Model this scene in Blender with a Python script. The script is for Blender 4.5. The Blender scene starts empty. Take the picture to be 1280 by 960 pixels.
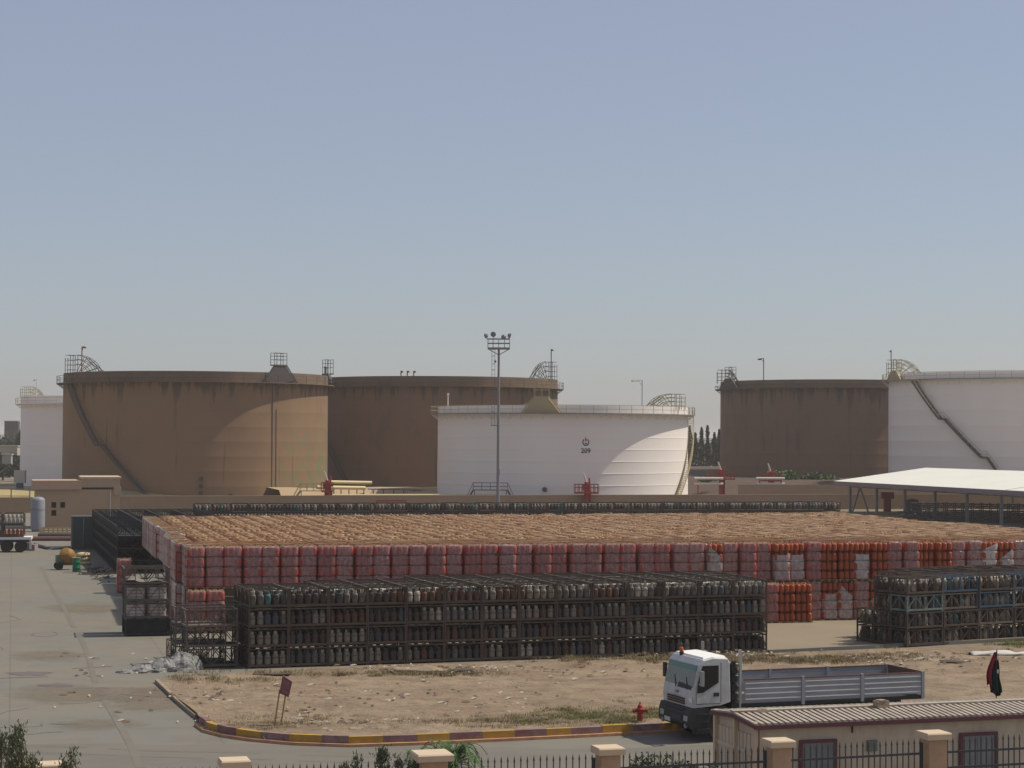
import bpy, math, random
import numpy as np
from mathutils import Vector, Matrix, noise as mn
R = math.radians
random.seed(7); rng = np.random.default_rng(7)
C = bpy.context.scene.collection
scene = bpy.context.scene

# ------------------------------------------------------------------ camera
W0, H0, F, CAMH = 1280, 960, 2500.0, 10.3
PITCH, ROLL = math.atan(68.5/F), R(0.28)
cam_d = bpy.data.cameras.new('camera'); cam = bpy.data.objects.new('camera', cam_d); C.objects.link(cam)
cam_d.sensor_width = 36; cam_d.lens = 36*F/W0; cam_d.clip_start = 1; cam_d.clip_end = 20000
CM = Matrix.Translation((0,0,CAMH)) @ Matrix.Rotation(math.pi/2+PITCH,4,'X') @ Matrix.Rotation(ROLL,4,'Z')
cam.matrix_world = CM; scene.camera = cam
CI = CM.inverted(); C3 = CM.to_3x3()
def ray(px,py): return C3 @ Vector(((px-W0/2)/F,(H0/2-py)/F,-1))
def at(px,py,z=0.0):
    d = ray(px,py); return Vector((0,0,CAMH)) + d*((z-CAMH)/d.z)
def atd(px,py,D):
    d = ray(px,py); return Vector((0,0,CAMH)) + d*(D/d.y)
def proj(p):
    q = CI @ Vector(p); return (W0/2+F*q.x/-q.z, H0/2-F*q.y/-q.z)

# ------------------------------------------------------------------ materials
def mat(name, col, rough=.8, col2=None, scale=3.0, amt=.5, stretch=(1,1,1), col3=None, scale3=20, amt3=.4, bump=0, bscale=30, metal=0, spec=.3, thr=None, detail=5):
    m = bpy.data.materials.new(name); m.use_nodes = True; nt = m.node_tree; N = nt.nodes; L = nt.links
    b = N['Principled BSDF']; b.inputs['Roughness'].default_value = rough; b.inputs['Metallic'].default_value = metal
    b.inputs['Specular IOR Level'].default_value = spec
    b.inputs['Base Color'].default_value = (*col,1)
    if col2 is None and not bump: return m
    tc = N.new('ShaderNodeTexCoord'); mp = N.new('ShaderNodeMapping'); mp.inputs['Scale'].default_value = stretch
    L.new(tc.outputs['Object'], mp.inputs['Vector'])
    cur = None
    def layer(prev, c, sc, a, th, seed):
        nz = N.new('ShaderNodeTexNoise'); nz.inputs['Scale'].default_value = sc; nz.inputs['Detail'].default_value = detail; nz.inputs['Roughness'].default_value = .6
        ad = N.new('ShaderNodeVectorMath'); ad.operation='ADD'; ad.inputs[1].default_value=(seed,seed*1.7,seed*.3)
        L.new(mp.outputs[0], ad.inputs[0]); L.new(ad.outputs[0], nz.inputs['Vector'])
        r = N.new('ShaderNodeMapRange'); r.inputs[1].default_value = th[0]; r.inputs[2].default_value = th[1]; r.inputs[3].default_value=0; r.inputs[4].default_value = a
        L.new(nz.outputs['Fac'], r.inputs[0])
        mx = N.new('ShaderNodeMix'); mx.data_type='RGBA'
        L.new(r.outputs[0], mx.inputs[0])
        if prev is None: mx.inputs[6].default_value = (*col,1)
        else: L.new(prev, mx.inputs[6])
        mx.inputs[7].default_value = (*c,1)
        return mx.outputs[2]
    if col2 is not None: cur = layer(None, col2, scale, amt, thr or (.35,.65), 0)
    if col3 is not None: cur = layer(cur, col3, scale3, amt3, (.45,.7), 13.1)
    if cur: L.new(cur, b.inputs['Base Color'])
    if bump:
        nz = N.new('ShaderNodeTexNoise'); nz.inputs['Scale'].default_value = bscale; nz.inputs['Detail'].default_value = 6
        L.new(tc.outputs['Object'], nz.inputs['Vector'])
        bp = N.new('ShaderNodeBump'); bp.inputs['Strength'].default_value = 1.0; bp.inputs['Distance'].default_value = bump
        L.new(nz.outputs['Fac'], bp.inputs['Height']); L.new(bp.outputs[0], b.inputs['Normal'])
    return m
def film_mat(name, col, lo, hi, rough=.28):
    m = bpy.data.materials.new(name); m.use_nodes = True; nt = m.node_tree; N = nt.nodes; L = nt.links
    b = N['Principled BSDF']; b.inputs['Base Color'].default_value=(*col,1); b.inputs['Roughness'].default_value=rough
    b.inputs['Specular IOR Level'].default_value=.6
    tr = N.new('ShaderNodeBsdfTransparent'); mx = N.new('ShaderNodeMixShader')
    tc = N.new('ShaderNodeTexCoord'); oi = N.new('ShaderNodeObjectInfo')
    ad = N.new('ShaderNodeVectorMath'); ad.operation='ADD'
    sc = N.new('ShaderNodeVectorMath'); sc.operation='MULTIPLY'; sc.inputs[1].default_value=(5,5,4)
    mu = N.new('ShaderNodeMath'); mu.operation='MULTIPLY'; mu.inputs[1].default_value=50
    L.new(oi.outputs['Random'],mu.inputs[0]); L.new(tc.outputs['Object'],sc.inputs[0]); L.new(sc.outputs[0],ad.inputs[0]); L.new(mu.outputs[0],ad.inputs[1])
    nz = N.new('ShaderNodeTexNoise'); nz.inputs['Scale'].default_value=1; nz.inputs['Detail'].default_value=5
    L.new(ad.outputs[0],nz.inputs['Vector'])
    r = N.new('ShaderNodeMapRange'); r.inputs[1].default_value=.3; r.inputs[2].default_value=.7; r.inputs[3].default_value=lo; r.inputs[4].default_value=hi
    L.new(nz.outputs['Fac'],r.inputs[0])
    rr = N.new('ShaderNodeMapRange'); rr.inputs[3].default_value=-.14; rr.inputs[4].default_value=.14
    L.new(oi.outputs['Random'],rr.inputs[0])
    a2 = N.new('ShaderNodeMath'); a2.operation='ADD'; a2.use_clamp=True; L.new(r.outputs[0],a2.inputs[0]); L.new(rr.outputs[0],a2.inputs[1])
    L.new(a2.outputs[0],mx.inputs[0]); L.new(tr.outputs[0],mx.inputs[1]); L.new(b.outputs[0],mx.inputs[2])
    bp = N.new('ShaderNodeBump'); bp.inputs['Distance'].default_value=.03; L.new(nz.outputs['Fac'],bp.inputs['Height']); L.new(bp.outputs[0],b.inputs['Normal'])
    L.new(mx.outputs[0], N['Material Output'].inputs['Surface'])
    return m
M = {}
M['sand'] = mat('sand',(.275,.205,.135),.95,(.2,.142,.09),.28,.85,col3=(.1,.075,.052),scale3=1.3,amt3=.6,bump=.09,bscale=5,thr=(.38,.62))
M['ground'] = mat('dry_ground',(0.247,0.188,0.128),.95,(0.18,0.143,0.0975),.02,.6,col3=(0.112,0.112,0.0675),scale3=.06,amt3=.5)
M['asphalt'] = mat('asphalt',(.155,.143,.12),.9,(.178,.157,.125),.2,.6,stretch=(.4,1,1),col3=(.11,.1,.088),scale3=.7,amt3=.4)
M['earth'] = mat('red_earth',(.1,.062,.042),.95,(.085,.056,.04),.05,.7,col3=(.075,.06,.04),scale3=.3,amt3=.5)
M['brown'] = mat('brown_tank_paint',(.238,.146,.081),.75,(.15,.175,.085),.85,1,stretch=(1,1,.5),thr=(.5,.57),col3=(.175,.108,.064),scale3=.15,amt3=.5,detail=3)
def weathered():
    m=M['brown']; nt=m.node_tree; N=nt.nodes; L=nt.links
    tc=N.new('ShaderNodeTexCoord'); sx=N.new('ShaderNodeSeparateXYZ'); L.new(tc.outputs['Object'],sx.inputs[0])
    a=N.new('ShaderNodeMapRange'); a.inputs[1].default_value=11; a.inputs[2].default_value=21; L.new(sx.outputs[0],a.inputs[0])
    z=N.new('ShaderNodeMapRange'); z.inputs[1].default_value=19; z.inputs[2].default_value=4; L.new(sx.outputs[2],z.inputs[0])
    mu=N.new('ShaderNodeMath'); mu.operation='MULTIPLY'; L.new(a.outputs[0],mu.inputs[0]); L.new(z.outputs[0],mu.inputs[1])
    mixes=[n for n in N if n.type=='MIX']; first=[n for n in mixes if not n.inputs[6].is_linked][0]
    src=first.inputs[0].links[0].from_socket; m2=N.new('ShaderNodeMath'); m2.operation='MULTIPLY'; L.new(src,m2.inputs[0]); L.new(mu.outputs[0],m2.inputs[1]); L.new(m2.outputs[0],first.inputs[0])
weathered()
M['brown2'] = mat('brown_tank_paint_plain',(.205,.125,.077),.8,(.13,.11,.065),.35,.6,stretch=(1,1,.4),thr=(.54,.64),col3=(.16,.098,.062),scale3=.12,amt3=.6)
def drips(m,z0,z1,c,a=.75):
    nt=m.node_tree; N=nt.nodes; L=nt.links; b=N['Principled BSDF']; src=b.inputs['Base Color'].links[0].from_socket
    tc=N.new('ShaderNodeTexCoord'); mp=N.new('ShaderNodeMapping'); mp.inputs['Scale'].default_value=(.85,.85,.05); L.new(tc.outputs['Object'],mp.inputs[0])
    nz=N.new('ShaderNodeTexNoise'); nz.inputs['Scale'].default_value=1; nz.inputs['Detail'].default_value=4; L.new(mp.outputs[0],nz.inputs['Vector'])
    sx=N.new('ShaderNodeSeparateXYZ'); L.new(tc.outputs['Object'],sx.inputs[0])
    z=N.new('ShaderNodeMapRange'); z.inputs[1].default_value=z0; z.inputs[2].default_value=z1; z.inputs[3].default_value=.22; z.inputs[4].default_value=-.04; L.new(sx.outputs[2],z.inputs[0])
    sb_=N.new('ShaderNodeMath'); sb_.operation='SUBTRACT'; L.new(nz.outputs['Fac'],sb_.inputs[0]); L.new(z.outputs[0],sb_.inputs[1])
    r=N.new('ShaderNodeMapRange'); r.inputs[1].default_value=.44; r.inputs[2].default_value=.54; r.inputs[4].default_value=a; L.new(sb_.outputs[0],r.inputs[0])
    mx=N.new('ShaderNodeMix'); mx.data_type='RGBA'; L.new(r.outputs[0],mx.inputs[0]); L.new(src,mx.inputs[6]); mx.inputs[7].default_value=(*c,1); L.new(mx.outputs[2],b.inputs['Base Color'])
drips(M['brown'],15.5,19.4,(.075,.06,.045)); drips(M['brown2'],15.5,20.4,(.07,.056,.042))
M['browntop'] = mat('brown_rim_paint',(.2,.135,.085),.8,(.1,.075,.055),.25,.6)
M['white'] = mat('white_tank_paint',(.82,.755,.69),.55,(.75,.68,.61),.12,.5,stretch=(1,1,.3))
M['cream'] = mat('cream_steel',(.4,.33,.19),.6)
M['yellowrail'] = mat('yellow_steel',(.6,.42,.1),.6)
M['darksteel'] = mat('dark_steel',(.09,.08,.075),.7,(.06,.05,.045),3,.5)
M['greysteel'] = mat('grey_steel',(.22,.21,.21),.6,metal=.2)
M['paleroof'] = mat('white_roof_sheet',(.74,.73,.63),.55,(.68,.67,.58),.2,.6)
M['wall'] = mat('beige_render',(.31,.22,.145),.9,(.25,.175,.115),.15,.6,col3=(.35,.26,.175),scale3=1.2,amt3=.3)
M['wall2'] = mat('pale_beige_render',(.41,.29,.19),.9,(.35,.245,.165),.3,.6)
M['cage'] = mat('rusty_cage_steel',(.065,.052,.045),.85,(.11,.065,.04),2.5,.6,col3=(.035,.035,.035),scale3=5,amt3=.5)
M['cageblue'] = mat('blue_cage_paint',(.04,.085,.135),.75,(.05,.06,.07),3,.6)
M['cageteal'] = mat('pale_teal_cage_paint',(.15,.2,.19),.75,(.08,.085,.08),3,.6)
M['cagedark'] = mat('black_cage_steel',(.03,.033,.035),.8,(.05,.05,.05),2,.5)
M['cagegrey'] = mat('weathered_cage_steel',(.14,.115,.095),.85,(.08,.06,.05),3,.6)
M['orange'] = mat('orange_cylinder_paint',(.34,.07,.02),.45,(.24,.045,.018),3,.6)
M['red'] = mat('red_cylinder_paint',(.38,.052,.034),.5,(.29,.043,.032),3,.5)
M['straw'] = mat('straw_collar',(.5,.32,.14),.8,(.37,.185,.075),1.2,.8,col3=(.56,.43,.27),scale3=.7,amt3=.5)
M['straw2'] = mat('pinkish_collar',(.44,.29,.165),.8,(.48,.37,.25),1.1,.8,col3=(.31,.13,.06),scale3=.8,amt3=.6)
M['film'] = film_mat('shrink_film',(.44,.27,.25),.36,.66,.16)
M['filmw'] = film_mat('pale_shrink_film',(.56,.49,.45),.6,.9,.2)
M['filml'] = film_mat('loose_white_film',(.52,.45,.43),.5,.9,.14)
M['wood'] = mat('pallet_wood',(.3,.2,.11),.9)
M['valve'] = mat('pale_valve_metal',(.3,.275,.22),.5,metal=.2)
BOT = {'beige':(.22,.19,.14),'grey':(.125,.115,.1),'dark brown':(.05,.036,.028),'teal':(.04,.14,.145),'blue grey':(.055,.075,.09),'off white':(.38,.345,.265),'rusty':(.1,.046,.026),'dark grey':(.05,.05,.048)}
for k in BOT: BOT[k]=tuple(x*1.1 for x in BOT[k])
for k,c in BOT.items():
    M['b_'+k] = mat(k.replace(' ','_')+'_bottle_paint',c,.6,tuple(x*.55+.02 for x in c),6,.7,col3=(.1,.055,.035),scale3=14,amt3=.6)
M['kred'] = mat('red_paint',(.31,.028,.025),.55,(.22,.025,.022),1,.6)
M['kyel'] = mat('kerb_yellow',(.46,.27,.035),.9,(.36,.22,.07),1.5,.8,col3=(.22,.17,.12),scale3=5,amt3=.6)
M['kpur'] = mat('kerb_maroon',(.2,.1,.095),.9,(.3,.22,.21),.8,.8,col3=(.13,.08,.075),scale3=5,amt3=.6)
M['kpink'] = mat('kerb_faded_pink',(.45,.24,.16),.85,(.5,.3,.12),1.0,.7,col3=(.25,.1,.1),scale3=3,amt3=.6)
M['pill'] = mat('peach_render',(.48,.32,.21),.9,(.4,.27,.18),2,.6,col3=(.3,.2,.13),scale3=5,amt3=.35)
M['pillcap'] = mat('pale_stone_cap',(.58,.45,.31),.85,(.5,.39,.28),3,.6)
M['iron'] = mat('black_iron',(.05,.05,.055),.6)
M['cabin'] = mat('cream_cabin_panel',(.56,.47,.35),.8,(.46,.37,.27),1.2,.6,stretch=(1,1,.3),col3=(.3,.2,.12),scale3=4,amt3=.35)
M['maroon'] = mat('maroon_trim',(.13,.05,.055),.7)
M['cabinroof'] = mat('corrugated_cabin_roof',(.42,.37,.3),.75,(.33,.275,.22),1.5,.7,col3=(.2,.13,.09),scale3=3,amt3=.45)
M['roofgap'] = mat('roof_channel',(.13,.09,.1),.9)
M['truckw'] = mat('white_truck_paint',(.52,.52,.52),.35,(.4,.385,.355),1.6,.7,col3=(.33,.3,.26),scale3=5,amt3=.3,spec=.5)
M['truckroof_sunlit'] = mat('sunlit_truck_white',(.82,.82,.76),.4)  # brighter copy of the truck white: sunlight on the roof put into colour
M['plastic'] = mat('dark_grey_plastic',(.028,.028,.03),.6,(.04,.038,.035),4,.5)
M['rubber'] = mat('tyre_rubber',(.025,.025,.025),.9,(.05,.045,.04),5,.5)
M['rim'] = mat('wheel_rim',(.3,.29,.28),.5,metal=.4)
M['alu'] = mat('grey_board_aluminium',(.36,.36,.375),.55,(.26,.255,.25),2,.7,col3=(.22,.19,.16),scale3=4,amt3=.35,metal=.1,stretch=(.3,1,1))
M['alubright'] = mat('highlight_and_letter_alu',(.75,.75,.73),.35,metal=.3)  # badge letters, and highlights along the board profiles put into colour
M['rust'] = mat('rusty_edge',(.17,.09,.075),.85,(.1,.06,.05),4,.5)
M['glass'] = mat('dark_window_glass',(.012,.016,.016),.06,spec=.8)
M['tint'] = mat('green_sun_strip',(.01,.12,.1),.15,spec=.6)
M['lamp'] = mat('headlamp_glass',(.75,.75,.75),.15,spec=.8)
M['beacon'] = mat('amber_beacon',(.5,.08,.008),.3,spec=.5)
M['bark'] = mat('bark',(.14,.1,.07),.9,(.08,.06,.045),8,.6)
M['leafd'] = mat('cypress_green',(.025,.04,.022),.8,(.015,.024,.016),.6,.6)
M['leafg'] = mat('grey_green_leaf',(.1,.12,.065),.8,(.065,.078,.042),1.5,.6)
M['leafp'] = mat('pale_grey_green_leaf',(.15,.165,.095),.8,(.09,.1,.055),1.5,.6)
M['leafb'] = mat('bright_green_leaf',(.06,.13,.035),.7,(.1,.16,.05),2,.6)
M['leaff'] = mat('far_foliage',(.04,.055,.035),.9,(.03,.04,.028),.05,.6)
M['grassd'] = mat('dry_grass',(.22,.17,.085),.9,(.16,.125,.07),.5,.7)
M['grassg'] = mat('green_grass',(.13,.15,.05),.9,(.2,.165,.07),.5,.7)
M['stone'] = mat('pale_rubble',(.32,.25,.175),.9,(.21,.16,.115),3,.6)
M['litterm'] = mat('dark_litter',(.07,.055,.045),.9,(.12,.1,.08),3,.5)
M['grey'] = mat('grey_vessel_paint',(.25,.26,.28),.5,(.2,.2,.22),1.5,.5)
M['green'] = mat('green_drum_paint',(.015,.14,.075),.5)
M['yellow'] = mat('yellow_mixer_paint',(.33,.19,.035),.7,(.17,.09,.05),3,.7)
M['cont'] = mat('dark_green_container',(.075,.09,.085),.7,(.055,.06,.058),1,.5)
M['pglass'] = mat('cabin_glass',(.2,.22,.22),.2,(.12,.13,.13),2,.6,spec=.6)
M['bag'] = mat('crumpled_plastic',(.3,.29,.275),.55,(.13,.125,.12),5,.8,bump=.05,bscale=9)
M['cloth_r'] = mat('red_flag_cloth',(.26,.025,.03),.9)
M['cloth_k'] = mat('black_flag_cloth',(.02,.02,.025),.9)
M['cloth_g'] = mat('green_flag_cloth',(.02,.12,.06),.9)
M['cloth_w'] = mat('white_cloth',(.55,.52,.47),.8)
M['signm'] = mat('maroon_sign_face',(.15,.045,.05),.7,(.2,.1,.1),5,.4)
M['signleg'] = mat('mustard_post',(.32,.21,.05),.7)
M['ink'] = mat('dark_navy_ink',(.03,.03,.06),.7)
M['redink'] = mat('red_ink',(.5,.03,.05),.7)
M['pipe'] = mat('yellow_pipe',(.62,.5,.27),.6)
M['farwall'] = mat('far_house_wall',(.4,.35,.27),.9,(.33,.28,.22),.2,.5)
M['farwhite'] = mat('far_white_wall',(.7,.68,.64),.9)
M['tarp'] = mat('grey_brown_tarp',(.2,.18,.15),.8,(.14,.125,.11),2,.6)
def concrete():
    m = mat('concrete_yard',(.172,.165,.139),.9,(.195,.17,.132),.1,.9,thr=(.4,.6),col3=(.125,.113,.093),scale3=.5,amt3=.35)
    nt=m.node_tree; N=nt.nodes; L=nt.links; b=N['Principled BSDF']
    src=b.inputs['Base Color'].links[0].from_socket
    tc=N.new('ShaderNodeTexCoord'); br=N.new('ShaderNodeTexBrick')
    mp=N.new('ShaderNodeMapping'); mp.inputs['Rotation'].default_value=(0,0,R(-14)); L.new(tc.outputs['Object'],mp.inputs['Vector'])
    br.offset=0; br.inputs['Scale'].default_value=1; br.inputs['Brick Width'].default_value=7; br.inputs['Row Height'].default_value=9
    br.inputs['Mortar Size'].default_value=.05; br.inputs['Mortar Smooth'].default_value=.6
    L.new(mp.outputs[0],br.inputs['Vector'])
    mx=N.new('ShaderNodeMix'); mx.data_type='RGBA'; ml=N.new('ShaderNodeMath'); ml.operation='MULTIPLY'; ml.inputs[1].default_value=.5
    L.new(br.outputs['Fac'],ml.inputs[0]); L.new(ml.outputs[0],mx.inputs[0]); L.new(src,mx.inputs[6]); mx.inputs[7].default_value=(.12,.11,.095,1)
    L.new(mx.outputs[2],b.inputs['Base Color']); return m
M['yard'] = concrete()

# ------------------------------------------------------------------ mesh builder
class MB:
    def __init__(s): s.v=[]; s.f=[]; s.m=[]; s.mi=0
    def add(s,vs,fs):
        o=len(s.v); s.v.extend([tuple(v) for v in vs]); s.f.extend([tuple(i+o for i in f) for f in fs]); s.m.extend([s.mi]*len(fs)); return s
    def box(s,x0,y0,z0,x1,y1,z1):
        return s.add([(x0,y0,z0),(x1,y0,z0),(x1,y1,z0),(x0,y1,z0),(x0,y0,z1),(x1,y0,z1),(x1,y1,z1),(x0,y1,z1)],
            [(0,3,2,1),(4,5,6,7),(0,1,5,4),(1,2,6,5),(2,3,7,6),(3,0,4,7)])
    def bar(s,p,q,w,h=None):
        h=h or w; p=Vector(p);q=Vector(q);d=(q-p)
        if d.length<1e-6: return s
        d.normalize(); up=Vector((0,0,1)) if abs(d.z)<.95 else Vector((0,1,0))
        a=d.cross(up).normalized()*w/2; b=a.cross(d).normalized()*h/2
        vs=[p-a-b,p+a-b,p+a+b,p-a+b,q-a-b,q+a-b,q+a+b,q-a+b]
        return s.add(vs,[(0,1,2,3),(7,6,5,4),(0,4,5,1),(1,5,6,2),(2,6,7,3),(3,7,4,0)])
    def tube(s,p,q,r,n=8,r2=None):
        r2=r if r2 is None else r2; p=Vector(p);q=Vector(q);d=(q-p).normalized(); up=Vector((0,0,1)) if abs(d.z)<.95 else Vector((0,1,0))
        a=d.cross(up).normalized(); b=d.cross(a).normalized(); vs=[]
        for c,rr in((p,r),(q,r2)):
            for i in range(n):
                t=2*math.pi*i/n; vs.append(c+a*math.cos(t)*rr+b*math.sin(t)*rr)
        fs=[(i,(i+1)%n,n+(i+1)%n,n+i) for i in range(n)]+[tuple(range(n-1,-1,-1)),tuple(range(n,2*n))]
        return s.add(vs,fs)
    def path(s,pts,r,n=6):
        for a,b in zip(pts,pts[1:]): s.tube(a,b,r,n)
        return s
    def lathe(s,prof,n=12,c=(0,0,0),axis='z',a0=0,a1=None,capped=True):
        full=a1 is None; a1=2*math.pi if full else a1; k=n if full else n+1; vs=[]
        for r,z in prof:
            for i in range(k):
                t=a0+(a1-a0)*i/n; x,y=r*math.cos(t),r*math.sin(t)
                p=(x,y,z) if axis=='z' else ((x,z,y) if axis=='y' else (z,x,y))
                vs.append((p[0]+c[0],p[1]+c[1],p[2]+c[2]))
        fs=[]
        for j in range(len(prof)-1):
            for i in range(n):
                i2=(i+1)%k; fs.append((j*k+i,j*k+i2,(j+1)*k+i2,(j+1)*k+i))
        if capped and full:
            if prof[0][0]>1e-4: fs.append(tuple(range(k-1,-1,-1)))
            if prof[-1][0]>1e-4: fs.append(tuple(range((len(prof)-1)*k,len(prof)*k)))
        return s.add(vs,fs)
    def prism(s,poly,lo,hi,axis='z'):
        n=len(poly)
        def P(a,b,c): return (a,b,c) if axis=='z' else ((a,c,b) if axis=='y' else (c,a,b))
        vs=[P(a,b,lo) for a,b in poly]+[P(a,b,hi) for a,b in poly]
        return s.add(vs,[tuple(range(n-1,-1,-1)),tuple(range(n,2*n))]+[(i,(i+1)%n,n+(i+1)%n,n+i) for i in range(n)])
    def mesh(s,name,mats,smooth=False):
        me=bpy.data.meshes.new(name); me.from_pydata(s.v,[],s.f)
        for m in (mats if isinstance(mats,(list,tuple)) else [mats]): me.materials.append(m)
        me.polygons.foreach_set('material_index',s.m); me.update()
        if smooth:
            me.polygons.foreach_set('use_smooth',[True]*len(me.polygons))
            me.set_sharp_from_angle(angle=R(40))
        return me
    def build(s,name,mats,parent=None,smooth=False,loc=None,rz=0):
        return put(name,s.mesh(name,mats,smooth),parent,loc,rz)
    def arrays(s): return np.array(s.v,float), s.f, np.array(s.m)
def put(name,me,parent=None,loc=None,rz=0):
    o=bpy.data.objects.new(name,me); C.objects.link(o)
    if parent: o.parent=parent
    if loc is not None: o.location=loc
    o.rotation_euler=(0,0,rz); return o
def empty(name,loc,rz=0):
    o=bpy.data.objects.new(name,None); C.objects.link(o); o.location=loc; o.rotation_euler=(0,0,rz); o.empty_display_size=.2; return o
def tag(o,label=None,cat=None,group=None,kind=None):
    if label: o['label']=label
    if cat: o['category']=cat
    if group: o['group']=group
    if kind: o['kind']=kind
    return o
KIDS={}
def copy_tree(o,parent=None):
    c=o.copy(); C.objects.link(c); c.parent=parent
    for ch in o.children: copy_tree(ch,c)
    return c
def tiled(name,protos,places,mats):
    """one mesh: protos = list of MB, places = list of (proto index, x,y,z,rz)"""
    V=[];idx=[];ls=[];mi=[];off=0
    data=[]
    for p in protos:
        v,f,m=p.arrays(); data.append((v,np.concatenate([np.array(x) for x in f]),np.array([len(x) for x in f]),m))
    for k,x,y,z,rz in places:
        v,fi,fl,m=data[k]; c,s_=math.cos(rz),math.sin(rz)
        V.append(np.stack([v[:,0]*c-v[:,1]*s_+x,v[:,0]*s_+v[:,1]*c+y,v[:,2]+z],1)); idx.append(fi+off); ls.append(fl); mi.append(m); off+=len(v)
    V=np.concatenate(V);idx=np.concatenate(idx);ls=np.concatenate(ls);mi=np.concatenate(mi)
    me=bpy.data.meshes.new(name); me.vertices.add(len(V)); me.vertices.foreach_set('co',V.ravel())
    me.loops.add(len(idx)); me.loops.foreach_set('vertex_index',idx.astype(np.int32))
    me.polygons.add(len(ls)); st=np.concatenate([[0],np.cumsum(ls)[:-1]]); me.polygons.foreach_set('loop_start',st.astype(np.int32))
    for m in mats: me.materials.append(m)
    me.polygons.foreach_set('material_index',mi.astype(np.int32)); me.update(calc_edges=True); me.validate()
    return put(name,me)
ORD=['first','second','third','fourth','fifth','sixth','seventh','eighth','ninth','tenth','eleventh','twelfth','thirteenth','fourteenth','fifteenth','sixteenth','seventeenth','eighteenth','nineteenth']
TENS={2:'twenty',3:'thirty',4:'forty',5:'fifty',6:'sixty'}
def orde(i):
    n=i+1
    if n<20: return ORD[i]
    t,u=divmod(n,10); return (TENS[t][:-1]+'ieth') if u==0 else TENS[t]+'-'+ORD[u-1]
def rot2(x,y,a): return (x*math.cos(a)-y*math.sin(a), x*math.sin(a)+y*math.cos(a))
def loc2(o,x,y,a,z=0.0):
    dx,dy=rot2(x,y,a); return Vector((o[0]+dx,o[1]+dy,z))

# ------------------------------------------------------------------ setting: ground, yard, road, island
gm=MB(); gm.add([(-4150,-200,-.03),(4150,-200,-.03),(4150,4350,-.03),(-4150,4350,-.03)],[(0,1,2,3)])
tag(gm.build('ground',M['ground']),kind='structure')
ym=MB(); ym.add([(-140,66,0),(90,66,0),(130,262,0),(-140,262,0)],[(0,1,2,3)])
tag(ym.build('concrete_yard',M['yard']),kind='structure')
rm=MB(); a=at(-300,962); 
up=[(120,95),(22,72.5),(3,66.8),(-9,67.5),(-120,64)]; edge=[]
for (x0,y0),(x1,y1) in zip(up,up[1:]):
    for i in range(40): t=i/40; x=x0+(x1-x0)*t; edge.append((x,y0+(y1-y0)*t+.5*mn.noise(Vector((x*.3,0,2)))+.25*mn.noise(Vector((x*1.7,4,2))),.004))
rm.add([(-120,52,.004),(120,52,.004)]+edge+[(-120,64,.004)],[tuple(range(len(edge)+3))])
tag(rm.build('road',M['asphalt']),kind='structure')

KZ=.28
front_px=[(196,853),(222,878),(246,898),(251,907),(262,915),(285,921),(320,926),(370,930.5),(440,933),(520,930.5),(640,925),(735,920.5),(830,915.5),(900,912),(1000,907.5),(1150,900),(1300,893),(1420,887)]
fc=[at(x,y) for x,y in front_px]
bc=[at(x,y) for x,y in [(205,851),(225,849),(248,847),(256,846),(268,845),(290,843),(322,841),(370,838),(440,835),(520,832),(640,829),(735,826),(830,823),(900,821),(1000,816),(1150,811),(1300,804),(1420,800)]]
def resample(pts,n):
    d=[0]
    for a,b in zip(pts,pts[1:]): d.append(d[-1]+(b-a).length)
    out=[]
    for i in range(n):
        t=d[-1]*i/(n-1); j=max(k for k in range(len(d)-1) if d[k]<=t+1e-9); s=(t-d[j])/(d[j+1]-d[j]); out.append(pts[j].lerp(pts[j+1],min(s,1)))
    return out
from mathutils import noise as mn
NS,NT=330,130
def interp(pts,n):
    out=[]
    for i in range(n):
        t=(len(pts)-1)*i/(n-1); j=min(int(t),len(pts)-2); out.append(pts[j].lerp(pts[j+1],t-j))
    return out
fr=interp(fc,NS); bk=interp(bc,NS)
im=MB(); vs=[];fs=[]
def island_z(p,t):
    h=.05*mn.noise(Vector((p.x*.25,p.y*.25,3)))+.05*mn.noise(Vector((p.x*.9,p.y*.9,0)))+.025*mn.noise(Vector((p.x*3,p.y*3,7)))
    return h
for i in range(NS):
    for j in range(NT):
        t=j/(NT-1); p=fr[i].lerp(bk[i],t); e=min(1,t*14,(1-t)*8); left=min(1,i/12)
        base=.2*min(1,.25+i/40)*(1-.75*t)
        berm=.22*math.exp(-((t-.93)/.05)**2)*(.5+mn.noise(Vector((p.x*.35,p.y*.3,11))))
        vs.append((p.x,p.y,base+(island_z(p,t)+max(0,berm))*e*left+.01))
for i in range(NS-1):
    for j in range(NT-1): fs.append((i*NT+j,(i+1)*NT+j,(i+1)*NT+j+1,i*NT+j+1))
im.add(vs,fs); tag(im.build('sand_lot',M['sand'],smooth=True),kind='structure')
def on_lot(px,py):
    return at(px,py,.14)
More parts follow.
